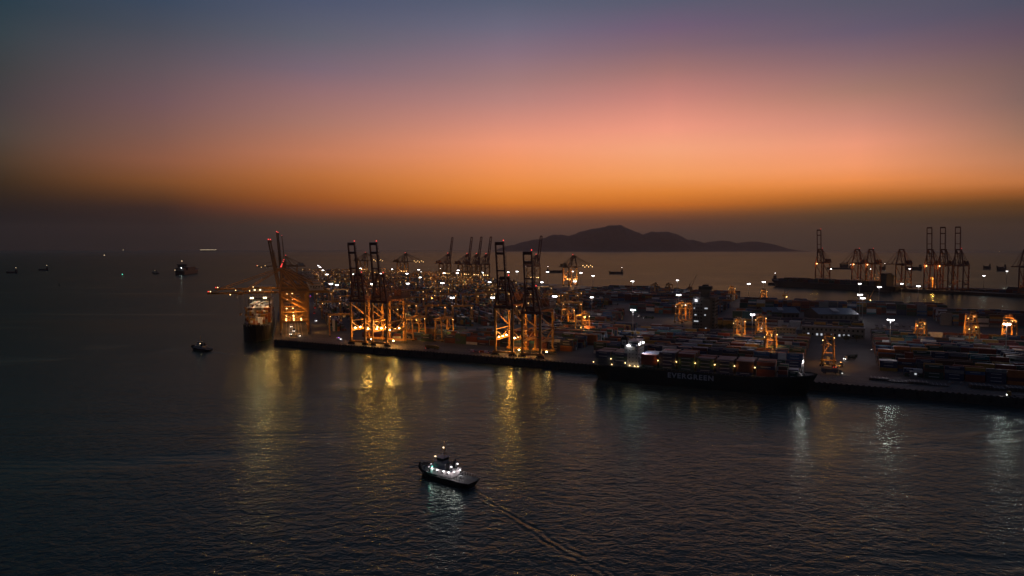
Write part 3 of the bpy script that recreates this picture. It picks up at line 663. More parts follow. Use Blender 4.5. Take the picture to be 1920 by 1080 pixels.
def shipstack(root_loc, rz, x, rows, B, z, n, where, bay, length=12.19, pal=None, jig=.5, skip=()):
    ca, sa = math.cos(rz), math.sin(rz)
    for r in range(rows):
        if r in skip: continue
        y = (r-(rows-1)/2)*2.5; k = max(1, n-(1 if random.random() < jig*.5 else 0))
        p = Vector((root_loc.x+ca*x-sa*y, root_loc.y+sa*x+ca*y, z))
        stack_at(p, rz, length, k, (where, r, bay*2, rows), pal)

# the dark ship moored at the front quay
EVL, EVB, EVD = 164., 25., 11.5
_s0 = st_of(G(1107, 700))[0]
ev_c = ST(_s0+EVL/2-2, -18.5, 0); EV_R = RU
ev = empty('container_ship', ev_c, EV_R, 'dark container ship with large pale hull lettering moored at the front quay', 'container ship', None)
part('hull', hull_mesh(EVL, EVB, EVD, M_HULL, M_DECK, bow=.17, stern=.1, sheer=3.2, tran=.8), ev)
lx = (1295-960)/FOC
def side_x(px):                          # where the sight line through px meets the ship's near side
    o_ = ST(0, -18.5-EVB/2, 0); r = Vector((ray(px, 705).x/ray(px, 705).y, 1)); k = (r.x*o_.y-o_.x)/(U.x-r.x*U.y); return k-(_s0+EVL/2-2)
x0, x1 = side_x(1252), side_x(1338)
tm = text_mesh('EVERGREEN', 5.2, M_LETTER, .03, .17, 1.22)
wx = max(v.co.x for v in tm.vertices)-min(v.co.x for v in tm.vertices)
for v in tm.vertices: v.co.x *= (x1-x0)/wx
part('lettering', tm, ev, ((x0+x1)/2, -EVB/2-.06, 8.3), (PI/2, 0, 0))
hx = (side_x(1167)+side_x(1212))/2-3
def deckhouse(w, d, h, decks, m):
    mb = MB().box((0, 0, h/2), (w, d, h), m).box((0, 0, h+.25), (w+1, d+.6, .5), m)
    mb.box((w*.12, 0, h+2.0), (w*.7, d*.96, 3.0), m).box((w*.12, 0, h+3.7), (w*.8, d*1.04, .4), m)
    for s_ in (-1, 1): mb.box((w*.22, s_*(d/2+2.2), h+.9), (w*.4, 4.4, 1.2), m)
    return mb.mesh('deckhouse')
def wins(w, d, h, decks, lit):
    mb = MB(); r_ = random.Random(decks)
    for k in range(decks):
        z = 2.2+k*(h/decks)
        for j in range(7):
            mb.box((w/2+.04, -d*.42+j*d*.14, z), (.07, .8, .8), M_GLASS)
        for j in range(4):
            for s_ in (-1, 1): mb.box((-w*.36+j*w*.24, s_*(d/2+.04), z), (.7, .07, .7), M_GLASS)
    mb.box((w*.47+.04, 0, h+2.3), (.07, d*.9, 1.1), M_GLASS)
    for s_ in (-1, 1): mb.box((w*.12, s_*(d*.48+.04), h+2.3), (w*.6, .07, 1.1), M_GLASS)
    return mb.mesh('window')
dh = part('deckhouse', deckhouse(11, 17, 17, 6, M_PALE), ev, (hx, -2.5, EVD))
part('window', wins(11, 17, 17, 6, 0), dh)
fn_ = part('funnel', MB().box((0, 0, 4), (5, 5.5, 8), M_HULL).box((0, 0, 8.3), (4, 4.5, .8), M_DARK).cyl((-.8, .8, 8.6), (-.8, .8, 10.2), .5, M_DARK).cyl((.8, -.8, 8.6), (.8, -.8, 10.2), .5, M_DARK).mesh('funnel'), ev, (hx-7.6, -2.5, EVD+14))
em = MB(); em.box((0, 0, 0), (3.7, .06, 3.7), M_PALE)
star = []
for k in range(16): a_ = PI*k/8; r_ = (1.25 if k % 4 == 0 else .62 if k % 4 == 2 else .5); star.append((r_*math.sin(a_), r_*math.cos(a_)))
em.add([(x, -.05, z) for x, z in star], [tuple(range(16))[::-1]], M_INK)
part('funnel_emblem', em.mesh('funnel_emblem'), fn_, (0, -2.79, 4.6))
mast = lambda h, m: MB().cyl((0, 0, 0), (0, 0, h), .45, m, .22).box((0, 0, h*.72), (.3, 4, .3), m).box((0, 0, h*.55), (1.4, 2.4, .25), m).bar((0, 0, h*.7), (-2.2, 0, 0), .2, .2, m).mesh('mast')
part('mast', mast(9, M_PALE), ev, (hx+1, -2.5, EVD+21)); part('mast', mast(15, M_PALE), ev, (EVL/2-9.5, 0, EVD+3))
wl = cached(('wl',), lambda: MB().box((-.4, 0, 0), (.3, 1.3, 1.), M_TIMBER).box((0, 0, 0), (.5, 1.5, 1.1), M_WHITE).mesh('floodlight'))
for y in (-8, 3): part('floodlight', wl, ev, (hx+6.2, y-2, EVD+18.6))
lamp(ev, (hx+7.2, -2, EVD+18.6), 16000, COOL, .5, 130, (hx+40, -3, 0))
part('floodlight', wl, ev, (EVL/2-9.5, -.9, EVD+12)); lamp(ev, (EVL/2-10.5, -1.2, EVD+12), 2500, PINK, .4)
part('floodlight', cached(('wl2',), lambda: MB().box((0, 0, 0), (3.4, .4, .5), M_WHITE).mesh('floodlight')), ev, (hx-1.5, -12.2, EVD+17.2))
ol = cached(('ol',), lambda: MB().cyl((0, 0, -3.2), (0, 0, -.4), .12, M_TIMBER, n=6).ball((0, 0, 0), .36, M_SOD, 8, 5).mesh('deck_lamp'))
bays = []; xb = hx+7.8; i = 0
while xb+12.6 < EVL/2-27: bays.append((xb+6.1, 12.19, 4 if i in (0, 3, 4, 5, 6) else 5 if i in (1, 2) else 4)); xb += 14.0; i += 1
bays.append((xb+3.4, 6.06, 3)); bays.append((xb+10.2, 6.06, 2)); 
EPAL = ['navy blue', 'dark green', 'dark green', 'slate', 'dark brown', 'rust red', 'maroon', 'navy blue']
for k, (x, ln, n_) in enumerate(bays):
    shipstack(ev_c, EV_R, x, 9 if k < len(bays)-3 else 7, EVB, EVD+.6, n_, 'bay ahead of ship bridge', k, ln, EPAL, .25)
    if k < 6:
        part('deck_lamp', ol, ev, (x+7.0, -11.6, EVD+7.2)); lamp(ev, (x+7.0, -11.9, EVD+7.2), 700, SODIUM, .2)
for k, x in enumerate((-EVL/2+9.5, -EVL/2+23.)): shipstack(ev_c, EV_R, x, 9, EVB, EVD+.6, 4 if k else 4, 'bay astern of ship bridge', k, 12.19, EPAL, .2)
for x, z in ((-EVL/2+2, 2.5), (-EVL/2+16.2, 6.), (-EVL/2+17, 1.5), (hx-4.5, 3.5), (hx-1, 1.8), (hx+3, 1.5), (hx+5.5, 1.5)):
    part('deck_lamp', ol, ev, (x, -11.8, EVD+z)); lamp(ev, (x, -12.2, EVD+z), 130, WARM, .2)
rl = MB()
for x in range(int(-EVL/2)+4, int(EVL/2)-24, 3):
    rl.cyl((x, -EVB/2+.35, EVD+.3), (x, -EVB/2+.35, EVD+1.4), .07, M_PALE, n=5)
rl.bar((-EVL/2+4, -EVB/2+.35, EVD+1.4), (EVL/2-26, -EVB/2+.35, EVD+1.4), .08, .08, M_PALE); part('railing', rl.mesh('railing'), ev)
wm = MB()
for x, y in ((-4, 2.5), (-1, -2.5), (-6.5, -3.5), (2, 0)): wm.cyl((x, y-1, .9), (x, y+1, .9), .8, M_GREY).box((x, y, .4), (2.2, 2.6, .8), M_GREY)
part('winch', wm.mesh('winch'), ev, (EVL/2-11, 0, EVD+2.6))

# the big ship at the west quay, bow towards the viewer
WL, WBM, WD_ = 270., 29.5, 16.
ws_c = WB(18+WL/2, -4-WBM/2, 0); WS_R = ang(-WD)
ws = empty('container_ship', ws_c, WS_R, 'large container ship bow on at the west quay, its stacks floodlit warm', 'container ship', None)
part('hull', hull_mesh(WL, WBM, WD_, M_HULLB, M_DECK, bow=.16, stern=.08, sheer=4., tran=.85, flare=1.2), ws)
dh = part('deckhouse', deckhouse(13, 25, 32, 9, M_PALE), ws, (-WL*.26, 0, WD_)); part('window', wins(13, 25, 32, 9, 0), dh)
part('funnel', MB().box((0, 0, 8), (7, 8, 16), M_HULLB).box((0, 0, 16.4), (5, 6, .8), M_DARK).mesh('funnel'), ws, (-WL*.33, 0, WD_+18))
part('mast', mast(17, M_PALE), ws, (WL/2-14, 0, WD_+3.6)); part('mast', mast(12, M_PALE), ws, (-WL*.25, 0, WD_+36))
wwl = cached(('wwl',), lambda: MB().box((-.6, 0, 0), (.4, 2., 1.6), M_TIMBER).ball((0, 0, 0), 1.05, M_WARM, 8, 5).mesh('floodlight'))
for y in (-9, -6.8, 6., 8.2): part('floodlight', wwl, ws, (WL*.5-98, y, WD_+27))
for y in (-8.7, 8): lamp(ws, (WL*.5-96.8, y, WD_+26.5), 9000, (1, .5, .17), .8, 150, (WL*.5, y, WD_+2))
part('lamp_bridge', MB().box((0, 0, 26.), (1.2, 25, 1.2), M_TIMBER).box((0, -12, 13), (1.2, 1.2, 25), M_TIMBER).box((0, 12, 13), (1.2, 1.2, 25), M_TIMBER).mesh('lamp_bridge'), ws, (WL*.5-99, 0, WD_))
for y in (-9, -2): part('floodlight', wwl, ws, (-WL*.26+7.5, y, WD_+31))
lamp(ws, (-WL*.26+8.6, -5, WD_+31), 26000, (1, .7, .4), .8, 150, (WL*.2, 0, WD_))
lamp(ws, (WL/2-20, 1.5, WD_+8), 1100, (1, .6, .28), .3); part('floodlight', ol, ws, (WL/2-14.8, 0, WD_+12.5))
WPAL = ['white', 'grey', 'ochre yellow', 'rust red', 'white', 'ochre yellow', 'grey', 'dark brown', 'orange']
x = WL*.5-33; k = 0
while x > -WL*.5+12:
    if not (-WL*.36 < x < -WL*.2) and not (WL*.5-104 < x < WL*.5-94): shipstack(ws_c, WS_R, x, 7 if k == 0 else 9 if k == 1 else 11, WBM, WD_+1.4, (3, 4, 5, 6, 6, 6, 6)[min(k, 6)], 'bay back from big ship bow', k, 12.19, WPAL, .5); k += 1
    x -= 14.2
part('hatch_coaming', MB().box((-WL*.05, 0, WD_+.7), (WL*.76, WBM-4, 1.38), M_HULLB).mesh('hatch_coaming'), ws)
part('hatch_coaming', MB().box((0, 0, EVD+.3), (EVL-46, EVB-2.6, .58), M_HULL).mesh('hatch_coaming'), ev, (-2, 0, 0))
wd = MB()
for k in range(8): wd.box((0, -9+k*2.6+(1.2 if k > 3 else 0), 0), (.3, 1.1, 1.0), M_PALE)
part('fairlead', wd.mesh('fairlead'), ws, (WL/2-3.4, 0, WD_+3.4), (0, .2, 0))
# long dark ship along the far pier
FL = 330.
fs_c = PP(-262, -26, 0)
fsr = empty('container_ship', fs_c, ang(-PU), 'long dark container ship lying along the far pier under red cranes', 'container ship', None)
part('hull', hull_mesh(FL, 44, 13, M_HULLB, M_DECK, bow=.12, stern=.06, sheer=4, tran=.85), fsr)
dh = part('deckhouse', deckhouse(13, 36, 26, 8, M_TOWER), fsr, (-FL*.42, 0, 13)); part('window', wins(13, 36, 26, 8, 0), dh)
part('mast', mast(12, M_GREY), fsr, (FL/2-12, 0, 16))
FPAL = ['dark brown', 'slate', 'dark green', 'navy blue', 'maroon', 'dark brown', 'slate']
x = FL*.5-38; k = 0
while x > -FL*.36: shipstack(fs_c, ang(-PU), x, 15, 44, 13.6, 4 if k % 5 else 3, 'bay on far pier ship', k, 12.19, FPAL, .2); x -= 14; k += 1
for i, t in enumerate((45, 70, 95)): block(PP, RP, 20 if i else 30, 480, t, 6, ORD[i]+' block on far pier', 3, 5, .1, pal=FPAL, ok=None) if False else None
for i, t in enumerate((38, 62, 86)):
    for j in range(36):
        for r in range(5):
            if random.random() < .12 or j < 4: continue
            stack_at(PP(-40+j*12.9, t+r*2.62), RP, 12.19, random.choice((3, 4, 4, 5)) if j > 10 else random.choice((1, 2, 2)), ('far pier block', r+i*5, 2*j, 15), FPAL)
for j, (a, b_) in enumerate(((-150, 55), (-60, 60))):
    rtg(PP(a, b_), RP, ('small lit gantry crane behind the ship at far pier, first', 'small lit gantry crane behind the ship at far pier, by the tall trio')[j], 'gantry cranes on the far pier', power=30000, h=26)

# ---------------------------------------------------------------- which containers show
def cbox(c, sx=1.):
    p, rz, ln, col, ctx = c; ca, sa = math.cos(rz), math.sin(rz); x, y, z = ln/2, CW_/2, CH/2
    return [(p.x+ca*a*x-sa*b*y, p.y+sa*a*x+ca*b*y, p.z+e*z) for e in (-1, 1) for a, b in ((-1, -1), (1, -1), (1, 1), (-1, 1))]
FACES = [(3, 2, 1, 0), (4, 5, 6, 7), (0, 1, 5, 4), (1, 2, 6, 5), (2, 3, 7, 6), (3, 0, 4, 7)]
vs, fs = [], []
for c in CONT:
    k = len(vs); vs += cbox(c); fs += [tuple(k+j for j in f) for f in FACES]
bvh = BVHTree.FromPolygons(vs, fs); seen = {}
org = Vector((0, 0, CAM_H))
for iy in range(int(490*.5), int(770*.5)):
    for ix in range(0, 960):
        hit = bvh.ray_cast(org, ray(ix*2+1, iy*2+1))
        if hit[2] is not None: seen[hit[2]//6] = seen.get(hit[2]//6, 0)+1
top = set(sorted(seen, key=lambda i: -seen[i])[:298])
def container_mesh(ln, col):
    m = cmat(col); mb = MB(); x, y, z = ln/2, CW_/2, CH/2
    mb.box((0, 0, -.01), (ln-.16, CW_-.16, CH-.14), m)
    for a in (-1, 1):
        for b in (-1, 1):
            mb.box((a*(x-.09), b*(y-.09), 0), (.18, .18, CH-.36), m); mb.box((0, b*(y-.06), a*(z-.09)), (ln, .12, .18), m); mb.box((a*(x-.06), 0, b*(z-.09)), (.12, CW_-.24, .18), m)
    nr = int(ln/.6)
    for k in range(nr):
        for b in (-1, 1): mb.box((-x+.4+k*(ln-.7)/nr, b*(y-.055), 0), (.28, .06, CH-.36), m)
    for k in (-.7, -.3, .3, .7): mb.cyl((x-.06, k, -z+.2), (x-.06, k, z-.2), .03, M_GREY, n=6)
    if col in ('navy blue', 'dark green', 'mid blue', 'teal'):
        for b in (-1, 1): mb.box((0, b*(y-.02), .35), (ln*.55, .012, .42), M_LETTER)
    return mb.mesh('container')
used = {}
for i in sorted(top):
    p, rz, ln, col, (where, r, bay, rows, k, n_) = CONT[i]
    tier = 'topmost' if k == n_-1 and n_ > 1 else 'lone' if n_ == 1 else ('bottom', 'second', 'third', 'fourth', 'fifth', 'sixth', 'seventh')[k]
    rowd = ORD[min(r, 19)]+' row'
    lab = '%s %s%s container, stack %s, %s, %s' % (tier, 'short ' if ln < 7 else '', col, 'ABC'[0] if False else str(bay//2+1)+(' left half' if ln < 7 and bay % 2 == 0 else ' right half' if ln < 7 else ''), rowd, where)
    used[lab] = used.get(lab, 0)+1
    one('container', cached(('cont', round(ln), col), lambda: container_mesh(ln, col)), p, rz, lab, 'container', 'stacked shipping containers')
mb = MB()
for i, c in enumerate(CONT):
    if i in top: continue
    mb.add(cbox(c), FACES[1:], cmat(c[3]))
o = bpy.data.objects.new('stacked_containers', mb.mesh('stacked_containers')); COL.objects.link(o); o['kind'] = 'stuff'
tag(o, 'smaller far stacks of mixed dark containers filling the port yard', 'containers')
print('containers', len(CONT), 'visible', len(seen), 'least', sorted(seen.values())[-298:][0] if len(seen) > 298 else 0)
print('dup labels', {k: v for k, v in used.items() if v > 1})
MASTP = 5000; TUGP = .7
#PART2BEGIN
# ---------------------------------------------------------------- light masts
def mast_mesh():
    return MB().cyl((0, 0, 0), (0, 0, 34), .55, M_GREY, .3, 10).cyl((0, 0, 0), (0, 0, 1.2), .8, M_GREY, n=10).mesh('pole')
def head_mesh():
    m = MB().cyl((0, 0, 33.4), (0, 0, 33.9), 1.9, M_GREY, n=14).cyl((0, 0, 34), (0, 0, 36.5), .06, M_GREY, n=6)
    for k in range(10):
        a = 2*PI*k/10; m.box((2.1*math.cos(a), 2.1*math.sin(a), 33.3), (.9, .9, .8), M_WHITE, a)
    return m.mesh('lamp_head')
MASTS = [(597, 498, 'farthest light mast of the row beside the west apron'), (600.5, 501, 'second farthest light mast beside the west apron'), (605.5, 506.7, 'third light mast down the row beside the west apron'),
 (612.8, 514.4, 'nearest light mast of the row of four beside the west apron'), (620.5, 532, 'light mast in front of the row of four, one of a close pair'), (631.6, 534, 'light mast with wider glare beside its twin near the west apron'),
 (663, 514, 'light mast seen between the boom beams of the crane nearest the corner'), (676, 503, 'light mast glowing under the farthest lowered crane boom'), (713.7, 513, 'light mast beside the raised boom of the second corner crane'),
 (696.7, 532.5, 'light mast standing between the two corner cranes'), (735, 504.7, 'small distant light mast under the far lowered boom crane'), (763, 513, 'light mast at the foot of the far lowered boom crane, higher one'),
 (764.5, 531.5, 'light mast at the foot of the far lowered boom crane, lower one'), (785, 505.5, 'light mast against the water beyond the yard, upper of two'), (788, 520, 'light mast beside the far barge, lower of two'),
 (832.5, 512, 'light mast between the legs of the first slim far crane'), (859, 506.7, 'upper lamp of the close pair between slim far cranes'), (857.5, 511.7, 'lower lamp of the close pair between slim far cranes'),
 (829.5, 530.5, 'bright light mast in the yard below the first slim far crane'), (905.5, 511, 'light mast between the legs of the last slim far crane'), (918, 529, 'light mast just behind the tallest front crane'),
 (953, 510, 'light mast against the water beside the tallest front crane'), (969.7, 509, 'light mast against the water between the two mid quay cranes'), (1026.7, 509.7, 'light mast against the water left of the bright orange crane'),
 (1016, 529, 'light mast below the lone raised crane, right of the shorter front crane'), (923.7, 557.8, 'light mast rising left of the tallest front crane, mid yard'), (1040, 555.6, 'light mast behind the machinery house of the shorter front crane'),
 (848, 558, 'tall light mast in mid yard with its pole visible above a gantry'), (1073.5, 509, 'light mast seen beside the lit leg of the bright orange crane'), (1089.4, 511.6, 'light mast just right of the bright orange crane'),
 (1112, 517, 'light mast right of the bright orange crane, standing alone before the water'), (1078, 527.4, 'glaring light mast at the foot of the bright orange crane'), (1109.6, 557.4, 'tall light mast beside the lit gantry in front of the dark stacks'),
 (1187, 581, 'tall light mast behind the dark moored ship, at the parking ground'), (1185.7, 527.5, 'light mast on the skyline left of the dark gantries'), (1270, 525.5, 'light mast on the skyline between dark gantries and tower'),
 (1272.6, 553, 'light mast over the dark stacks left of the control tower'), (1404, 532, 'light mast on the basin edge beside the far lit gantry, dimmer one'), (1432, 528.4, 'light mast over the small glowing gantry by the basin'),
 (1411, 590, 'tall light mast rising among the lit gantries behind the ship bow'), (1612.5, 552.5, 'upper lamp of the pair over the stacks beside the basin'), (1618, 559, 'lower lamp of the pair over the stacks beside the basin'),
 (1612, 532, 'light mast over the basin in front of the far ship'), (1648.6, 538, 'light mast before the far ship, beside the orange jib crane'), (1722, 536.5, 'tall light mast standing against the basin water'),
 (1670, 600, 'tall light mast on the open ground beyond the road'), (1888, 608, 'dazzling light mast in the far right block'), (1558, 504, 'far pier light mast beside the crane at the tip'),
 (1634, 504.3, 'far pier light mast beside the leg of the paired cranes'), (1706, 504, 'far pier light mast right of the single lowered crane'), (1787, 504.7, 'far pier light mast between the legs of the tall trio'),
 (1888, 508.6, 'far pier light mast near the cut off crane'), (1845, 517, 'faint far pier light mast among the dark stacks'), (1691, 532, 'pale far pier lamp beside the far ship stern')]
pm, hm_ = mast_mesh(), head_mesh()
for px, py, lab in MASTS:
    d = (CAM_H-GZ-33.4)*FOC/(py-HOR); p = AT(px, py, d); p.z = GZ
    r_ = empty('light_mast', p, random.uniform(0, .6), lab, 'light mast', 'white light masts of the port')
    part('pole', pm, r_); lh = part('lamp_head', hm_, r_); k_ = random.uniform(.75, 1.25); lh.scale = (k_, k_, 1)
    lamp(r_, (0, 0, 32.2), MASTP*(.35 if 1550 < px < 1850 and py < 533 else 3.4 if px == 1187 else 2. if px in (1411, 1670, 1888) else 1.), COOL, 1.5)

# ---------------------------------------------------------------- buildings
def tower():
    p = ST(405, 258); r_ = empty('control_tower', p, RU, 'dark grey control tower block with few lit windows and broad top cabin', 'tower')
    w, d, h = 25, 20, 41
    m = MB().box((0, 0, h/2), (w, d, h), M_TOWER).box((0, 0, h+.5), (w+.8, d+.8, 1), M_TOWER).box((-4.5, -d/2-.25, h/2), (.6, .5, h-1), M_TOWER).box((4, -d/2-1., h/2), (8, 2., h), M_TOWER)
    part('wall', m.mesh('wall'), r_)
    m = MB().box((0, 0, h+4), (9, 10, 6), M_TOWER).box((0, 0, h+8.2), (12, 13, 2.6), M_TOWER).box((0, 0, h+11), (13.4, 14, 3), M_GLASS).box((0, 0, h+12.8), (14, 14.6, .6), M_TOWER).box((0, 0, h+14), (6, 6, 1.8), M_TOWER)
    for x in (-3, 0, 2.5): m.cyl((x, 0, h+14.9), (x, 0, h+17.5), .1, M_TIMBER, n=6)
    part('cabin', m.mesh('cabin'), r_)
    rw = random.Random(5)
    dark = MB(); 
    for k in range(10):
        for j in range(9):
            x = -w/2+1.9+j*2.65
            if -1.5 < x < 9: continue
            dark.box((x, -d/2-.05, 3+k*3.8), (1.9, .1, 1.7), M_GLASS)
        for j in range(6): dark.box((w/2+.05, -d/2+2+j*3.2, 3+k*3.8), (.1, 2.2, 1.7), M_GLASS)
    part('window', dark.mesh('window'), r_)
    for x, k, ww in ((-8.6, 9, 3.6), (-10.5, 6.9, 1.4), (-9, 4.9, 2.2), (-8, 3, 4.6), (-10, 3, 1.3), (-8.5, 0, 4.2), (3, 7, 3.4), (2, 5, 1.6), (3, 1, 1.4), (3, 0, 1.6)):
        yy = -d/2-.12 if x < 0 else -d/2-2.06
        part('window', MB().box((x, yy, 3+k*3.8), (ww, .12, 1.3), M_WIN).mesh('window'), r_, label='lit window')
    part('floodlight', MB().box((-8.6, -d/2-.4, 38.6), (1.3, .6, 1.), M_WHITE).mesh('floodlight'), r_); lamp(r_, (-8.6, -d/2-2, 38.6), 900, COOL, .4)
    m = MB().cyl((11, 4, h), (11, 4, h+9), .18, M_TIMBER, n=6).box((11, 4, h+9), (5, .2, .2), M_TIMBER).box((8.8, 4, h+9.4), (.6, .6, .9), M_TIMBER).box((13, 4, h+9.4), (.6, .6, .9), M_TIMBER)
    part('antenna', m.mesh('antenna'), r_)
tower()
def building(p, rz, w, d, h, label, cat, wall, roof, floors, nwin, lit=(), gable=0, name='office_building', porch=False):
    r_ = empty(name, p, rz, label, cat)
    part('wall', MB().box((0, 0, h/2), (w, d, h), wall).mesh('wall'), r_)
    if gable:
        m = MB(); x, y = w/2+1.2, d/2+1.2; o = .25
        for dz in (0,):
            vs = [(-x, -y, h), (x, -y, h), (x, 0, h+gable), (-x, 0, h+gable), (-x, y, h), (x, y, h)]
            vs2 = [(a, b, c+.35) for a, b, c in vs]; v = vs+vs2
            m.add(v, [(6, 7, 8, 9), (9, 8, 11, 10), (0, 3, 2, 1), (3, 4, 5, 2), (0, 1, 7, 6), (4, 10, 11, 5), (0, 6, 9, 3), (3, 9, 10, 4), (1, 2, 8, 7), (2, 5, 11, 8)], roof)
        sk = MB()
        for k in range(2): sk.box((-w*.22+k*w*.36, -y*.5, h+gable*.5+.62), (w*.16, d*.34, .1), M_WALL)
        part('roof', m.mesh('roof'), r_)
        e = MB()
        for sx in (-1, 1): e.add([(sx*w/2, -d/2, h), (sx*w/2, d/2, h), (sx*w/2, 0, h+gable*.98)], [(0, 1, 2) if sx > 0 else (2, 1, 0)], wall)
        part('gable_wall', e.mesh('gable_wall'), r_)
    else: part('roof', MB().box((0, 0, h+.3), (w+1.2, d+1.2, .6), roof).box((w*.2, 0, h+1.6), (5, 4, 2.2), wall).box((-w*.3, 1, h+1.1), (2.5, 2.5, 1.2), M_GREY).mesh('roof'), r_)
    k = 0
    wm_ = cached(('wm', w, nwin, floors), lambda: MB().box((0, 0, 0), (w/nwin*.42, .12, h/floors*.42), M_GLASS).mesh('window'))
    lm_ = cached(('lm', w, nwin, floors), lambda: MB().box((0, 0, 0), (w/nwin*.42, .12, h/floors*.42), M_WIN).mesh('window'))
    for f in range(floors):
        for j in range(nwin):
            o_ = part('window', lm_ if (f, j) in lit else wm_, r_, (-w/2+(j+.5)*w/nwin, -d/2-.06, h/floors*(f+.55)))
            if (f, j) in lit: o_['label'] = 'lit window'
    return r_
building(ST(482, 258), RU, 40, 12, 11, 'pale three storey office with small dark windows behind the lit gantries', 'office', M_WALL, M_GREYROOF, 3, 12, lit=((2, 1),))
building(ST(538, 283), RU, 62, 13, 11, 'long two storey office block with a row of lit ground windows', 'office', M_WALL, M_GREYROOF, 2, 14, lit=((0, 1), (0, 3), (0, 4), (0, 6), (0, 8), (0, 9), (0, 10)))
def shed(px, py, w, d, lab):
    s_, t_ = st_of(G(px, py)); r_ = building(ST(s_, t_+d/2), RU+.35, w, d, 9, lab, 'warehouse', M_TOWER, M_BLUEROOF, 1, 8, gable=6, name='warehouse', lit=())
    sk = MB(); y = d/2+1.2
    sk.bar((0, -y*.2, 10+6*.8+.55), (0, -y*.7, 10+6*.3+.55), w*.16, .1, M_PALE); part('skylight', sk.mesh('skylight'), r_)
    for k in range(3): part('door_lamp', MB().box((w/2+.2, -d*.3+k*d*.25, 6), (.3, .5, 4.5), M_WIN).mesh('door_lamp'), r_)
shed(1456, 599, 44, 42, 'smaller blue roofed warehouse behind the three storey office')
shed(1556, 602, 50, 62, 'larger blue roofed warehouse with pale skylight behind the stacks')
building(ST(555, 360), RU, 30, 14, 6, 'low dark shed on the open ground behind the long office', 'shed', M_TOWER, M_GREYROOF, 1, 6)
# the round roofed store at the back of the right hand yard
s_, t_ = st_of(G(1735, 597)); m = MB(); n = 14
for i in range(n):
    a0, a1 = PI*i/n, PI*(i+1)/n
    m.add([(x, 13*math.cos(a), 4+5*math.sin(a)) for x in (-22, 22) for a in (a0, a1)], [(0, 2, 3, 1)], M_GREYROOF)
for x, fl in ((-22, 1), (22, 0)):
    k = [(x, 13*math.cos(PI*i/n), 4+5*math.sin(PI*i/n)) for i in range(n+1)]; m.add(k, [tuple(range(n+1))[::-1] if fl else tuple(range(n+1))], M_GREYROOF)
st_ = empty('storage_hall', ST(s_, t_+60), RU, 'grey vaulted storage hall beyond the open ground near the basin', 'storage hall')
part('wall', MB().box((0, 0, 2), (44, 26, 4), M_WALL).mesh('wall'), st_); part('roof', m.mesh('roof', True), st_)

# ---------------------------------------------------------------- trees: trunk, limbs and clumped leaf faces
M_LEAF = paint('dark foliage', (.035, .05, .025), .8, var=.5, scale=.8); M_BARK = paint('bark', (.07, .055, .04), .9)
def tree(p, h, r, label, sd):
    rnd = random.Random(sd); t = empty('tree', p, rnd.uniform(0, 6), label, 'tree', 'roadside trees in the port')
    m = MB().cyl((0, 0, 0), (0, 0, h*.55), .28, M_BARK, .16, 8); cl = []
    for k in range(9):
        a = rnd.uniform(0, 6.28); rr_ = r*rnd.uniform(.25, .8); z = h*rnd.uniform(.5, .92); q = (rr_*math.cos(a), rr_*math.sin(a), z); cl.append(q)
        m.bar((0, 0, h*rnd.uniform(.3, .5)), q, .14, .14, M_BARK, .05, .05)
    part('trunk', m.mesh('trunk'), t); m = MB()
    for q in cl:
        for k in range(130):
            v = Vector((rnd.gauss(0, 1), rnd.gauss(0, 1), rnd.gauss(0, .7))).normalized()*rnd.uniform(.3, 1)*r*.48; c = Vector(q)+v
            a = Vector((rnd.gauss(0, 1), rnd.gauss(0, 1), rnd.gauss(0, 1))).normalized(); b = a.orthogonal().normalized(); s_ = rnd.uniform(.2, .42)
            m.add([c-a*s_, c+b*s_*.6, c+a*s_, c-b*s_*.6], [(0, 1, 2, 3)], M_LEAF)
    part('crown', m.mesh('crown'), t)
for i, (px, py, h, r, lab) in enumerate(((1352, 622, 9, 5, 'dark bushy tree at the right foot of the control tower'), (1366, 624, 10, 5.5, 'larger dark tree right of the control tower, before pale stacks'), (1377, 620, 7, 4, 'small tree at the end of the tower trees'),
    (1482, 622, 7, 4, 'dark tree behind the three storey office'), (1501, 618, 8, 4.5, 'round dark tree between the two offices'), (1606, 641, 8, 4.5, 'dark tree at the road end of the long office'), (1586, 642, 7, 4, 'tree in front of the long office'),
    (1648, 628, 8, 5, 'broad dark tree on the open ground behind the road'), (1638, 629, 6, 4, 'low dark tree beside the broad one on the open ground'))):
    tree(G(px, py), h, r, lab, 40+i)

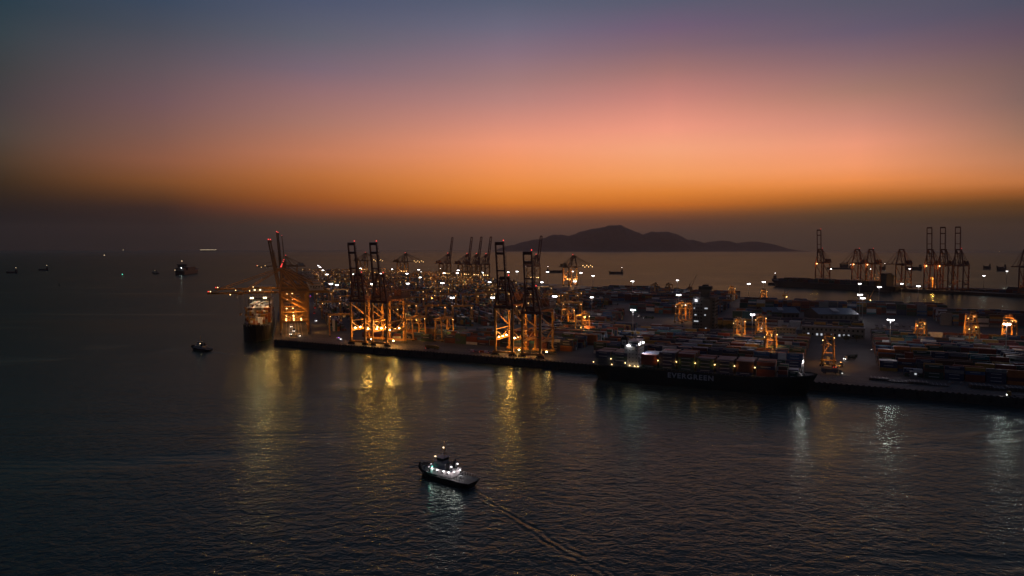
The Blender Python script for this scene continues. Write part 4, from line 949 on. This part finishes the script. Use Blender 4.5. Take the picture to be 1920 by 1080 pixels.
# ---------------------------------------------------------------- vehicles
def wheels(m_parent, xs, y, r=.5):
    w = cached(('wheel', r), lambda: MB().cyl((0, -.18, 0), (0, .18, 0), r, M_DARK, n=12).cyl((0, -.2, 0), (0, .2, 0), r*.45, M_GREY, n=8).mesh('wheel'))
    for x in xs:
        for s_ in (-1, 1): part('wheel', w, m_parent, (x, s_*y, r))
def lampset(r_, x, y, z, m, nm):
    k = cached((nm, m.name), lambda: MB().box((0, 0, 0), (.14, .5, .4), m).mesh(nm))
    for s_ in (-1, 1): part(nm, k, r_, (x, s_*y, z))
def truck(p, rz, label, colour='white', heads=True, tails=True, load=None, power=260, name='truck', group='trucks on the quay and yard roads'):
    r_ = empty(name, p, rz, label, 'truck', group); cm = cmat(colour)
    part('cab', cached(('cab', colour), lambda: MB().box((5.9, 0, 2.1), (2.2, 2.4, 2.4), cm).box((5.7, 0, 3.4), (1.7, 2.3, .3), cm).box((6.8, 0, .85), (.5, 2.4, .5), M_DARK).mesh('cab')), r_)
    part('windscreen', cached(('ws',), lambda: MB().box((7.03, 0, 2.6), (.06, 2.1, .9), M_GLASS).mesh('windscreen')), r_)
    part('chassis', cached(('chs',), lambda: MB().box((-.6, 0, 1.15), (13.4, 1., .3), M_TIMBER).box((-1.6, 0, 1.38), (12.3, 2.4, .14), M_TIMBER).mesh('chassis')), r_)
    wheels(r_, (5.6, 2.6, -4.6, -5.8), 1.05)
    if heads: lampset(r_, 7.06, .85, 1.05, M_HEAD, 'headlight'); lamp(r_, (7.4, 0, 1.1), power, COOL, .2, 110, (20, 0, -1.5))
    if tails: lampset(r_, -7.35, .9, 1.2, M_TAIL, 'tail_light')
    if load:
        q = Vector((p.x-1.6*math.cos(rz), p.y-1.6*math.sin(rz), p.z+1.47+CH/2))
        one('container', cached(('cont', 12, load), lambda: container_mesh(12.19, load)), q, rz, load+' container riding on the '+label[:1].lower()+label[1:].split(',')[0].split(' with')[0], 'container', 'containers on trucks')
    return r_
def on(px, py): return G(px, py)
TR = [((545, 627), RW+PI, 'white headlit truck facing the corner at the west quay, leftmost of the cluster', 'white', 1, 1, None), ((551, 621), RW+PI, 'dark trailer truck behind the headlit cluster on the west quay', 'slate', 1, 0, 'slate'),
 ((553, 631), RU, 'truck turning at the quay corner, nearest of the cluster', 'white', 1, 1, None), ((546, 613), RW+PI, 'truck coming down the west quay under the nearest crane', 'white', 1, 0, None),
 ((592, 602), RW+PI, 'bright headlit truck alone on the dark west apron', 'white', 1, 0, None), ((589, 588), RW, 'red tail lit truck driving away down the west apron, nearer one', 'rust red', 0, 1, 'rust red'), ((590, 578), RW, 'red tail lit truck farther down the west apron', 'slate', 0, 1, 'dark brown'),
 ((580, 625), RW, 'parked dark truck on the bare apron beside the west crane leg', 'slate', 0, 0, None),
 ((1206, 595), RU+PI, 'headlit truck crossing the parking ground, left one of two', 'white', 1, 0, None), ((1216, 598), RU+PI, 'headlit truck crossing the parking ground, right one of two', 'grey', 1, 0, 'dark green'),
 ((1594, 674), RU+.9+PI, 'headlit truck with dark container coming down the road between the blocks', 'white', 1, 0, 'dark green'), ((1660, 645), RU+1.1, 'red tail lit truck at the road top beside the light mast', 'rust red', 0, 1, None),
 ((1572, 689), RU+1.2, 'truck with red tail light beside the gantry at the road', 'grey', 0, 1, None), ((1560, 701), RU, 'dark tanker like truck with headlights at the quay end of the middle block', 'slate', 1, 0, 'slate'),
 ((1728, 703), RU+PI, 'truck with red tail lights between the stacks beyond the road', 'slate', 1, 1, None), ((1912, 745), RU+PI, 'dark truck on the front quay at the frame edge', 'ochre yellow', 1, 1, None),
 ((1848, 546), RP, 'red tail lit truck on the far pier edge', 'slate', 1, 1, None), ((1866, 547), RP, 'second red lit truck on the far pier edge', 'slate', 0, 1, None), ((1244, 584), RU, 'red lit truck by the dark back block behind the parking ground', 'slate', 0, 1, None),
 ((1152, 572), RU, 'red lit truck beside the dark stacks left of the parking ground', 'slate', 0, 1, None)]
for (px, py), rz, lab, c_, h_, t_, ld in TR: truck(on(px, py), rz, lab, c_, h_, t_, ld)
fl = truck(on(811, 655), RU, 'ochre flatbed truck with long yellow load on the front quay behind the kerb', 'ochre yellow', 0, 1, 'ochre yellow')
def van(p, rz, label, colour, beacon=None, heads=True):
    r_ = empty('service_van', p, rz, label, 'van', 'service vans on the quay'); cm = cmat(colour)
    part('body', vanmesh(colour), r_)
    part('window', cached(('vw',), lambda: MB().bar((1.68, 0, 1.42), (.98, 0, 2.12), 1.7, .1, M_GLASS).mesh('window')), r_)
    wheels(r_, (1.7, -1.6), .92, .38)
    if heads: lampset(r_, 2.63, .7, .85, M_HEAD, 'headlight'); lamp(r_, (2.9, 0, .9), 150, COOL, .2, 110, (12, 0, -1))
    lampset(r_, -2.63, .75, 1., M_TAIL, 'tail_light')
    if beacon: part('roof_light', MB().box((.2, 0, 2.4), (.5, 1.4, .3), beacon).mesh('roof_light'), r_); lamp(r_, (.2, 0, 2.9), 120, (.6, .3, 1), .2)
    return r_
def vanmesh(colour):
    def f():
        m = MB(); m.add([(x, y, z) for y in (-1, 1) for x, z in ((-2.6, .5), (2.6, .5), (2.6, 1.2), (1.6, 1.4), (.9, 2.2), (-2.6, 2.3))], [(0, 1, 2, 3, 4, 5), (11, 10, 9, 8, 7, 6)]+[(k, 6+k, 6+(k+1) % 6, (k+1) % 6) for k in range(6)], cmat(colour)); return m.mesh('body')
    return cached(('vanm', colour), f)
van(on(635, 637), RU, 'van with violet roof light alone on the front quay near the corner', 'white', M_VIOLET)
van(on(1640, 657), RU+2.9, 'brightly lit van with violet light crossing the road top', 'white', M_VIOLET)
van(on(582, 557), RW, 'van with violet light far down the west apron', 'grey', M_VIOLET, False)
for k, (px, py, c_) in enumerate(((887, 660, 'white'), (894, 661, 'grey'), (905, 661.5, 'orange'), (913, 662.5, 'white'), (922, 663.5, 'grey'))):
    van(on(px, py), RU, ('first', 'second', 'only orange', 'fourth', 'last')[k]+' van of the row parked on the quay left of the tallest crane', c_, None, False)
for k, (px, py, c_) in enumerate(((1221, 616, 'white'), (1226, 617, 'grey'), (1210, 615, 'white'))): van(on(px, py), RU+.6, ('middle', 'grey right', 'left')[k]+' van parked on the ground left of the control tower', c_, None, k == 1)
# parked trailers, row on the parking ground
for k in range(14):
    r_ = empty('trailer', ST(306+k*6.2, 296), RU+PI/2, 'dark empty trailer in the row parked left of the control tower', 'trailer', 'row of parked trailers by the tower')
    part('chassis', cached(('tch',), lambda: MB().box((0, 0, 1.2), (12.2, 2.4, .25), M_TIMBER).box((0, 0, .95), (12, .9, .3), M_TIMBER).box((3, 0, .6), (.3, 1.6, .9), M_TIMBER).mesh('chassis')), r_); wheels(r_, (-4.2, -5.4), 1.0)

for k in range(12):
    r_ = empty('trailer', ST(586+(k % 6)*7.5, 395+(k//6)*34), RU+PI/2+.1, 'dark empty trailer parked on the open ground behind the long office', 'trailer', 'trailers on the open ground behind the office')
    part('chassis', CACHE[('tch',)], r_); wheels(r_, (-4.2, -5.4), 1.0)
    if k % 4 == 1: one('container', cached(('cont', 12, 'white'), lambda: container_mesh(12.19, 'white')), ST(586+(k % 6)*7.5, 395+(k//6)*34, GZ+1.34+CH/2), RU+PI/2+.1, 'white container on a parked trailer behind the long office, %s one' % ORD[k//4], 'container', 'containers on trailers')
for k in range(5):
    truck(ST(632+k*6, 330+k*3), RU+PI/2, '%s of five dark trucks parked at the open ground edge beyond the light mast' % ORD[k].capitalize().lower(), 'slate', False, k == 2)

# ---------------------------------------------------------------- quay furniture
kb = MB().box((0, 0, .2), (1.7, .55, .4), M_DARK).box((0, 0, .45), (1.5, .4, .1), M_DARK).mesh('kerb_block')
s_ = 3.
while s_ < 690:
    if not 372 < s_ < 520 or True: one('kerb_block', kb, ST(s_, .6), RU, 'low black kerb block in the line along the front quay edge', 'kerb block', 'kerb blocks along the front quay edge')
    s_ += 3.6
fd = MB().box((0, 0, 0), (1.6, .5, 3.2), M_DARK).box((0, .3, .9), (1., .5, .5), M_TIMBER).box((0, .3, -.9), (1., .5, .5), M_TIMBER).mesh('fender')
s_ = 6.
while s_ < 690: one('fender', fd, ST(s_, -.45, 3.6), RU, 'dark rubber fender hung on the front quay wall', 'fender', 'fenders on the front quay wall'); s_ += 14
bl = MB().cyl((0, 0, 0), (0, 0, .55), .22, M_TIMBER, n=10).cyl((0, 0, .5), (0, 0, .75), .36, M_TIMBER, n=10).mesh('bollard')
s_ = 10.
while s_ < 690: one('bollard', bl, ST(s_, 2.0), RU, 'iron mooring bollard just behind the front quay kerb', 'bollard', 'mooring bollards on the front quay'); s_ += 21
# hatch covers and spreaders laid out behind the crane rails on the right
def hatch(px, py, w, d, n_, lab):
    m = MB()
    for k in range(n_):
        m.box((random.uniform(-.3, .3), 0, .5+k*.95), (w, d, .62), M_TIMBER)
        for j in range(5): m.box((-w*.4+j*w*.2, 0, .9+k*.95), (.3, d, .18), M_GREY)
    one('hatch_cover', m.mesh('hatch_cover'), on(px, py), RU, lab, 'hatch cover', 'hatch covers on the quay beyond the road')
for k, (px, py, w, n_) in enumerate(((1648, 712, 13, 2), (1684, 716, 13, 1), (1722, 719, 13, 2), (1757, 722, 13, 1), (1838, 728, 13, 3), (1872, 731, 13, 2), (1905, 733, 12, 3))):
    hatch(px, py, w, 9, n_, ('dark stacked hatch cover nearest the road on the right quay', 'single flat hatch cover second from the road', 'dark hatch cover pair in the middle of the row', 'single flat hatch cover beside the drums', 'pile of three hatch covers right of the drums', 'pile of two hatch covers toward the frame edge', 'pile of hatch covers at the frame edge')[k])
dr = lambda c_: MB().cyl((-.9, 0, .95), (.9, 0, .95), .95, c_, n=14).cyl((-1.05, 0, .95), (-.9, 0, .95), 1.15, M_GREY, n=14).cyl((.9, 0, .95), (1.05, 0, .95), 1.15, M_GREY, n=14).mesh('cable_drum')
for k, (px, py, c_) in enumerate(((1783, 722, M_PALE), (1805, 724, M_PALE), (1849, 728.5, M_YEL))):
    one('cable_drum', dr(c_), ST(st_of(on(px, py))[0], 36), RU+PI/2, ('pale cable drum on the right quay beside flat hatch covers, first of two', 'pale cable drum on the right quay, second of two', 'orange yellow drum in front of the hatch cover pile')[k], 'cable drum', 'cable drums on the right quay')
# guard cabin and fence post at the road
gc = empty('guard_cabin', on(1713, 709), RU, 'small pale cabin with one lit window beside the road truck', 'cabin')
part('wall', MB().box((0, 0, 2.4), (5, 4, 4.8), M_WALL).mesh('wall'), gc); part('roof', MB().box((0, 0, 5), (5.8, 4.8, .3), M_GREYROOF).mesh('roof'), gc); part('window', MB().box((1, -2.05, 3.6), (1.4, .1, 1.3), M_WIN).mesh('window'), gc)

# jib cranes beyond the yard
def jib(p, rz, label, mat, h, L_, el_, lampm=None, pw=0):
    r_ = empty('jib_crane', p, rz, label, 'jib crane', 'jib cranes by the basin'); a = math.radians(el_)
    part('base', MB().box((0, 0, 1), (7, 7, 2), M_TIMBER).cyl((0, 0, 2), (0, 0, h), 1.3, mat, .9, 10).mesh('base'), r_)
    part('cab', MB().box((-1, 0, h+1.8), (7, 4.5, 3.6), mat).box((2.8, 1.2, h+1.4), (1.6, 1.8, 2), M_GLASS).bar((-2, 0, h+3.5), (-.5, 0, h+9), 1.4, 1.4, mat).mesh('cab'), r_)
    tp = (1.5+math.cos(a)*L_, h+2+math.sin(a)*L_)
    m = MB()
    for y in (-.7, .7): m.bar((1.5, y, h+2), (tp[0], y*.4, tp[1]), .5, .8, mat, .3, .4)
    for k in range(10): f = .05+k*.1; m.box((1.5+math.cos(a)*L_*f, 0, h+2+math.sin(a)*L_*f), (.3, 1.2, .3), mat)
    m.bar((-.5, 0, h+9), (tp[0], 0, tp[1]), .22, .22, M_TIMBER); part('jib', m.mesh('jib'), r_)
    if lampm:
        part('floodlight', MB().ball((3.4, 0, h-.6), .8, lampm, 8, 5).mesh('floodlight'), r_); lamp(r_, (4.5, 0, h+.5), pw, SODIUM, .5)
jib(on(1294, 566), RU+.1, 'dark jib crane with raised jib just left of the control tower top', M_BRN, 24, 24, 68)
jib(on(1471, 562), RP+.8, 'orange lit jib crane on the basin edge before the far ship bow', M_YEL, 6, 15, 55, M_SOD, 9000)
jib(on(1628, 572), RU+.5, 'small jib crane with glowing orange jib beside the pair of light masts', M_YEL, 9, 17, 62, M_SOD, 26000)

# ---------------------------------------------------------------- boats
def tug(stern, bow, label, lit=True, group=None):
    d = bow-stern; L_ = d.length; c_ = (stern+bow)/2; r_ = empty('tugboat', (c_.x, c_.y, 0), ang(d), label, 'tugboat', group); k = L_/32
    K = ('tug', round(L_)); B = 9.4*k
    part('hull', cached(K+(1,), lambda: hull_mesh(L_, B, 2.15*k, M_HULL, M_DECK, bow=.38, stern=.16, sheer=2.2*k, tran=.86, flare=.7, draft=2, bulwark=.9*k)), r_)
    def fender():
        m = MB(); pts = []
        for i in range(25):
            f = i/24; x = -L_/2+L_*f; q = max(0, (f-.62)/.38); hb = math.sqrt(max(0, 1-q**2.3)); q2 = max(0, 1-f/.16); hb *= 1-.14*q2*q2
            pts.append((x, hb*B/2+.12, (2.2+2.2*max(0, (f-.72)/.28)**1.6)*k))
        for s_ in (-1, 1):
            for p_, q_ in zip(pts, pts[1:]): m.bar((p_[0], s_*p_[1], p_[2]), (q_[0], s_*q_[1], q_[2]), .5*k, .55*k, M_DARK)
        for j in range(9):
            a = (j-4)*.3; m.cyl((L_/2-1.6*k+.4-abs(j-4)**2*.16*k, (j-4)*.75*k, 2.4*k), (L_/2-1.2*k+.4-abs(j-4)**2*.16*k, (j-4)*.75*k, 4.6*k), .55*k, M_DARK, n=8)
        return m.mesh('rubber_fender')
    part('rubber_fender', cached(K+(2,), fender), r_)
    z0 = 2.45*k
    hs = part('deckhouse', cached(K+(3,), lambda: MB().prism([(a*k, b*k) for a, b in ((-5.5, -3.1), (6.5, -3.1), (8.2, -1.8), (8.2, 1.8), (6.5, 3.1), (-5.5, 3.1))], z0, z0+2.9*k, M_PALE).prism([(a*k, b*k) for a, b in ((-6.4, -3.5), (6.8, -3.5), (8.7, -2), (8.7, 2), (6.8, 3.5), (-6.4, 3.5))], z0+2.9*k, z0+3.1*k, M_PALE).prism([(a*k, b*k) for a, b in ((-1.5, -2.4), (4.8, -2.4), (6, -1.4), (6, 1.4), (4.8, 2.4), (-1.5, 2.4))], z0+3.1*k, z0+5.4*k, M_PALE).mesh('deckhouse')), r_)
    wh = part('wheelhouse', cached(K+(4,), lambda: MB().prism([(a*k, b*k) for a, b in ((.2, -1.9), (3.4, -1.9), (4.4, -1), (4.4, 1), (3.4, 1.9), (.2, 1.9))], z0+5.4*k, z0+6.3*k, M_PALE).prism([(a*k, b*k) for a, b in ((.1, -2.1), (3.6, -2.1), (4.7, -1.1), (4.7, 1.1), (3.6, 2.1), (.1, 2.1))], z0+6.3*k, z0+7.5*k, M_GLASS).prism([(a*k, b*k) for a, b in ((-.3, -2.3), (3.8, -2.3), (5, -1.2), (5, 1.2), (3.8, 2.3), (-.3, 2.3))], z0+7.5*k, z0+7.75*k, M_PALE).mesh('wheelhouse')), r_)
    part('mast', cached(K+(5,), lambda: MB().cyl((1, 0, z0+7.7*k), (1, 0, z0+15*k), .16*k, M_YEL, .08*k, 8).box((1, 0, z0+11*k), (.2*k, 2.6*k, .16*k), M_YEL).box((1, 0, z0+13*k), (.2*k, 1.6*k, .14*k), M_YEL).box((1.3*k, 0, z0+9.4*k), (.4*k, 2*k, .3*k), M_PALE).bar((1, 0, z0+11*k), (-1.2*k, 0, z0+7.7*k), .12*k, .12*k, M_YEL).mesh('mast')), r_)
    fm = cached(K+(6,), lambda: MB().prism([(a*k, b*k) for a, b in ((-1, -.7), (1, -.7), (1, .7), (-1, .7))], z0+3.1*k, z0+6.2*k, M_HULLB).cyl((0, 0, z0+6.2*k), (0, 0, z0+7*k), .3*k, M_DARK, n=8).mesh('funnel'))
    for s_ in (-1, 1): part('funnel', fm, r_, (-3.6*k, s_*2.1*k, 0))
    part('winch', cached(K+(7,), lambda: MB().cyl((0, -1.4*k, z0+.9*k), (0, 1.4*k, z0+.9*k), .8*k, M_GREY, n=12).box((0, -1.6*k, z0+.7*k), (1.6*k, .25*k, 1.4*k), M_PALE).box((0, 1.6*k, z0+.7*k), (1.6*k, .25*k, 1.4*k), M_PALE).mesh('winch')), r_, (10.2*k, 0, .3*k))
    part('tow_hook', cached(K+(8,), lambda: MB().box((-8.2*k, 0, z0+.5*k), (1.2*k, 1.6*k, 1*k), M_GREY).bar((-9*k, -1.8*k, z0), (-9*k, -1.8*k, z0+2.2*k), .25*k, .25*k, M_PALE).bar((-9*k, 1.8*k, z0), (-9*k, 1.8*k, z0+2.2*k), .25*k, .25*k, M_PALE).bar((-9*k, -1.8*k, z0+2.2*k), (-9*k, 1.8*k, z0+2.2*k), .25*k, .25*k, M_PALE).mesh('tow_hook')), r_)
    def rail():
        m = MB()
        for s_ in (-1, 1):
            for j in range(12): m.cyl((-14*k+j*1.5*k, s_*4.6*k, z0), (-14*k+j*1.5*k, s_*4.6*k, z0+1.3*k), .05*k, M_PALE, n=5)
            m.bar((-14*k, s_*4.6*k, z0+1.3*k), (2.5*k, s_*4.6*k, z0+1.3*k), .07*k, .07*k, M_PALE)
        return m.mesh('railing')
    part('railing', cached(K+(9,), rail), r_)
    wn = cached(K+('w',), lambda: MB().box((0, 0, 0), (.8*k, .08, .7*k), M_GLASS).mesh('window'))
    for s_ in (-1, 1):
        for x in (-3.4, -.6, 2.2, 4.6): part('window', wn, r_, (x*k, s_*3.13*k, z0+1.6*k))
    bulb = cached(K+('b',), lambda: MB().box((0, 0, .32*k), (.5*k, .5*k, .14*k), M_GREY).ball((0, 0, 0), .21*k, M_WHITE, 8, 5).mesh('deck_lamp'))
    if lit:
        for x, y, z, pw in ((-4.6, 3.5, 2.7, 130), (-1.6, 3.5, 2.6, 90), (2.2, 3.5, 2.5, 90), (5.6, 3.3, 2.5, 110), (-6.4, 1.9, 2.9, 260), (-6.4, -2.1, 2.6, 260), (-5.2, -1.9, 5.2, 160), (-5.2, 2.2, 4.9, 120), (8.9, 0, 2.9, 200)):
            part('deck_lamp', bulb, r_, (x*k, y*k, z0+z*k)); lamp(r_, (x*k+(-.5 if x < -6 else .5 if x > 8 else 0), y*k+(.5 if y > 2.5 else 0), z0+z*k-.3), pw*TUGP, PINK, .2)
        part('mast_lamp', cached(K+('ml',), lambda: MB().ball((0, 0, 0), .3*k, M_WARM, 8, 5).mesh('mast_lamp')), r_, (1.2, .3, z0+12*k))
        part('cabin_lamp', cached(K+('cl',), lambda: MB().box((0, 0, 0), (.7*k, .25*k, .3*k), M_WARM).mesh('cabin_lamp')), r_, (4.2*k, 2.4*k, z0+8*k))
        part('side_lamp', cached(K+('sl',), lambda: MB().box((0, 0, 0), (.4*k, .3*k, .4*k), M_GREEN).mesh('side_lamp')), r_, (5.2*k, 3.4*k, z0+3.4*k)); lamp(r_, (6*k, 4.2*k, z0+1.6*k), 45, (.15, 1, .75), .2)
    else:
        part('cabin_lamp', bulb if False else cached(K+('cw',), lambda: MB().ball((0, 0, 0), .42*k, M_WARM, 8, 5).mesh('cabin_lamp')), r_, (-1.7*k, 2.2*k, z0+5.8*k)); lamp(r_, (-2.2*k, 2.6*k, z0+5.8*k), 120, WARM, .2)
    return r_
tug(TUG_STERN, TUG_BOW, 'brightly deck lit tugboat alone on the near water', True)
tug(TUG2_STERN, TUG2_BOW, 'dark tugboat with one warm lamp heading away from the west quay', False)
tug(G(297, 513.5, 0), G(286, 513, 0), 'tiny far tugboat with white lamp beside the outbound ship', False)
def cargo(px, py, wpx, label, kind='barge', flip=False, dh=True, lampm=None, h=4.5, group='small vessels out on the water', rzd=0, hull=None):
    p = G(px, py, 0); L_ = wpx*p.y/FOC*1.02; r_ = empty('cargo_vessel', p, (PI if flip else 0)+math.radians(rzd), label, 'vessel', group)
    B = max(9, L_*.2); part('hull', hull_mesh(L_, B, h, hull or M_HULLB, M_DECK, bow=.22, stern=.08, sheer=h*.45, tran=.8, n=24), r_)
    part('hatch_coaming', MB().box((L_*.06, 0, h+1.), (L_*.55, B*.7, 2.), hull or M_HULLB).mesh('hatch_coaming'), r_)
    if dh:
        q = part('deckhouse', MB().box((0, 0, h*.5+3), (L_*.09, B*.75, h+4), M_TOWER).box((.3, 0, h+6.3), (L_*.07, B*.85, 2.6), M_TOWER).box((.35, 0, h+6.5), (L_*.071, B*.8, 1.2), M_GLASS).mesh('deckhouse'), r_, (-L_*.4, 0, h*.35))
        part('mast', MB().cyl((-L_*.39, 0, h+6), (-L_*.39, 0, h+17), .35, M_GREY, .2, 8).box((-L_*.39, 0, h+13), (.3, 4, .3), M_GREY).mesh('mast'), r_)
    part('foremast', MB().cyl((L_*.42, 0, h*1.2), (L_*.42, 0, h+8), .3, M_GREY, .15, 8).mesh('foremast'), r_)
    if lampm: part('mast_lamp', MB().ball((-L_*.39, 0, h+17.3), .55*max(1, p.y/2400), lampm, 8, 5).mesh('mast_lamp'), r_)
    return r_
cargo(22, 512, 21, 'low dark vessel nearest the frame edge on the far open water', flip=True, lampm=M_WARM)
cargo(81, 507, 18, 'low dark vessel second from the frame edge on the far open water', flip=True, lampm=M_WARM)
cargo(1155, 513.5, 27, 'dark barge alone on the open water right of the orange crane', flip=True, lampm=M_WHITE, h=7)
cargo(1040, 511, 32, 'dark barge half hidden behind the bright orange crane', flip=False, lampm=M_WHITE, h=7)
cargo(807, 524, 44, 'dark barge lying beyond the yard left of the slim far cranes', flip=False, lampm=M_WHITE, h=8)
cargo(838, 516, 30, 'second dark barge beyond the yard behind the first slim crane', flip=False, lampm=M_WHITE, h=8)
cargo(1470, 526, 42, 'dark barge with two white lights left of the far pier tip', flip=False, lampm=M_WHITE, h=6)
cargo(1575, 504.5, 50, 'long work barge behind the far pier tip crane', flip=True, lampm=M_WHITE, h=5)
cargo(1582, 502, 16, 'bulky dark vessel behind the long work barge', flip=True, lampm=None, h=16)
cargo(1654, 505.5, 12, 'short dark vessel between the paired cranes and the single one', flip=True, lampm=M_WHITE, h=12)
cargo(1713, 506, 30, 'dark vessel behind the far pier between single crane and tall trio', flip=True, lampm=None, h=12)
cargo(1850, 504.5, 14, 'dark vessel on open water right of the tall trio, smaller of two', flip=True, lampm=None, h=12)
cargo(1877, 507.5, 18, 'dark vessel on open water right of the tall trio, larger of two', flip=True, lampm=None, h=15)
cargo(922, 483.5, 6, 'speck of a far vessel on the open water behind the corner cranes', flip=True, lampm=None, h=8) if False else None
# outbound ship seen stern on
p = G(331, 515, 0); os_ = empty('container_ship', p+Vector((0, 90, 0)), PI/2+.12, 'outbound container ship seen stern on far out on the open water', 'container ship')
part('hull', hull_mesh(190, 34, 15, M_HULLB, M_DECK, bow=.18, stern=.06, sheer=3, tran=.9), os_)
dh = part('deckhouse', MB().box((0, 0, 10), (12, 28, 20), M_TOWER).box((0, 0, 22), (9, 36, 4), M_TOWER).mesh('deckhouse'), os_, (-60, 0, 15)); part('mast', mast(12, M_GREY), os_, (-60, 0, 39)); part('mast_lamp', MB().ball((-60, 0, 51), 1., M_WARM, 8, 5).mesh('mast_lamp'), os_)
part('deck_lamp', MB().ball((-95, -9, 26), 1.1, M_WHITE, 8, 5).mesh('deck_lamp'), os_); part('deck_lamp', MB().ball((-95, 14, 17), .8, M_WARM, 8, 5).mesh('deck_lamp'), os_)
lamp(os_, (-99, -9, 24), 900, COOL, 1)
part('deck_cargo', MB().box((-80, 0, 20.5), (22, 30, 10), M_HULLB).box((0, 0, 21), (88, 30, 12), M_HULLB).mesh('deck_cargo'), os_)
# lit ferry on the horizon
p = G(391, 471.2, 0); fr = empty('ferry', p, 0, 'long brightly lit ferry on the horizon', 'ferry'); fl_ = 32*p.y/FOC
part('hull', hull_mesh(fl_, 40, 14, M_HULLB, M_DECK, bow=.12, stern=.05, n=20), fr)
part('deckhouse', MB().box((0, 0, 28), (fl_*.94, 30, 26), M_TOWER).box((-fl_*.2, 0, 46), (fl_*.2, 20, 10), M_TOWER).mesh('deckhouse'), fr)
part('deck_lamp', MB().box((0, -16, 36), (fl_*.96, 1, 5), glow('ferry lamps', (1., .8, .5), 1.6)).mesh('deck_lamp'), fr)
# lit buoys
def buoy(px, py, label, m, r=1.):
    b = empty('buoy', G(px, py, 0), 0, label, 'buoy', 'channel buoys'); part('float', MB().cyl((0, 0, -.6), (0, 0, 1.2), 1.8*r, M_TIMBER, 1.6*r, 12).mesh('float'), b)
    m_ = MB()
    for a in range(3): m_.bar((1.2*r*math.cos(a*2.1), 1.2*r*math.sin(a*2.1), 1.2), (0, 0, 5.4*r), .25, .25, M_TIMBER)
    m_.box((0, 0, 4.2*r), (1.4*r, 1.4*r, 1.4*r), M_TIMBER); part('frame', m_.mesh('frame'), b)
    if m: part('lamp', MB().ball((0, 0, 6*r), 1.3*r, m, 8, 5).mesh('lamp'), b)
buoy(229.5, 517.5, 'green lit buoy on the open water left of the outbound ship', M_GREEN); buoy(206, 513, 'small unlit buoy on the far open water', None); buoy(111, 535, 'unlit buoy nearer the frame edge on open water', None)
buoy(1787, 560, 'dark buoy in the basin before the far pier', None, 1.2)
buoy(195.5, 480.5, 'pale lit buoy far out below the horizon', M_WARM, 2.); buoy(231, 470.5, 'small pale light at the horizon above the others', M_WARM, 4); buoy(1874, 473, 'pale speck of light near the horizon right of the tall trio', M_WARM, 3)
# mooring lines
def rope(p, q, sag, label):
    m = MB(); pts = [p.lerp(q, i/10)-Vector((0, 0, sag*4*(i/10)*(1-i/10))) for i in range(11)]
    for a, b in zip(pts, pts[1:]): m.cyl(a-p, b-p, .09, M_GREY, n=6)
    one('mooring_line', m.mesh('mooring_line'), p, 0, label, 'mooring line', 'mooring lines of the moored ship')
rope(ST(_s0+EVL-3, -16, EVD+4), ST(_s0+EVL+18, 2, GZ+.6), 1.2, 'mooring line from the bow of the lettered ship to the quay')
rope(ST(_s0+5, -12, EVD+.6), ST(_s0-14, 2, GZ+.6), 1.0, 'mooring line from the stern of the lettered ship to the quay')
#PART2END
# ---------------------------------------------------------------- camera and render
cam = bpy.data.cameras.new('camera'); cam.sensor_width = 36; cam.lens = 24; cam.clip_start = 1; cam.clip_end = 90000
co = bpy.data.objects.new('camera', cam); COL.objects.link(co); co.location = (0, 0, CAM_H); co.rotation_euler = (PI/2-_p, 0, 0); SC.camera = co
SC.view_settings.view_transform = 'Standard'; SC.view_settings.look = 'None'; SC.view_settings.exposure = 0; SC.view_settings.gamma = 1
SC.render.engine = 'CYCLES'; cy = SC.cycles
cy.use_denoising = True; cy.max_bounces = 5; cy.diffuse_bounces = 2; cy.glossy_bounces = 3; cy.volume_bounces = 0; cy.transmission_bounces = 2
cy.caustics_reflective = False; cy.caustics_refractive = False; cy.sample_clamp_indirect = 4; cy.use_light_tree = True; cy.blur_glossy = .3
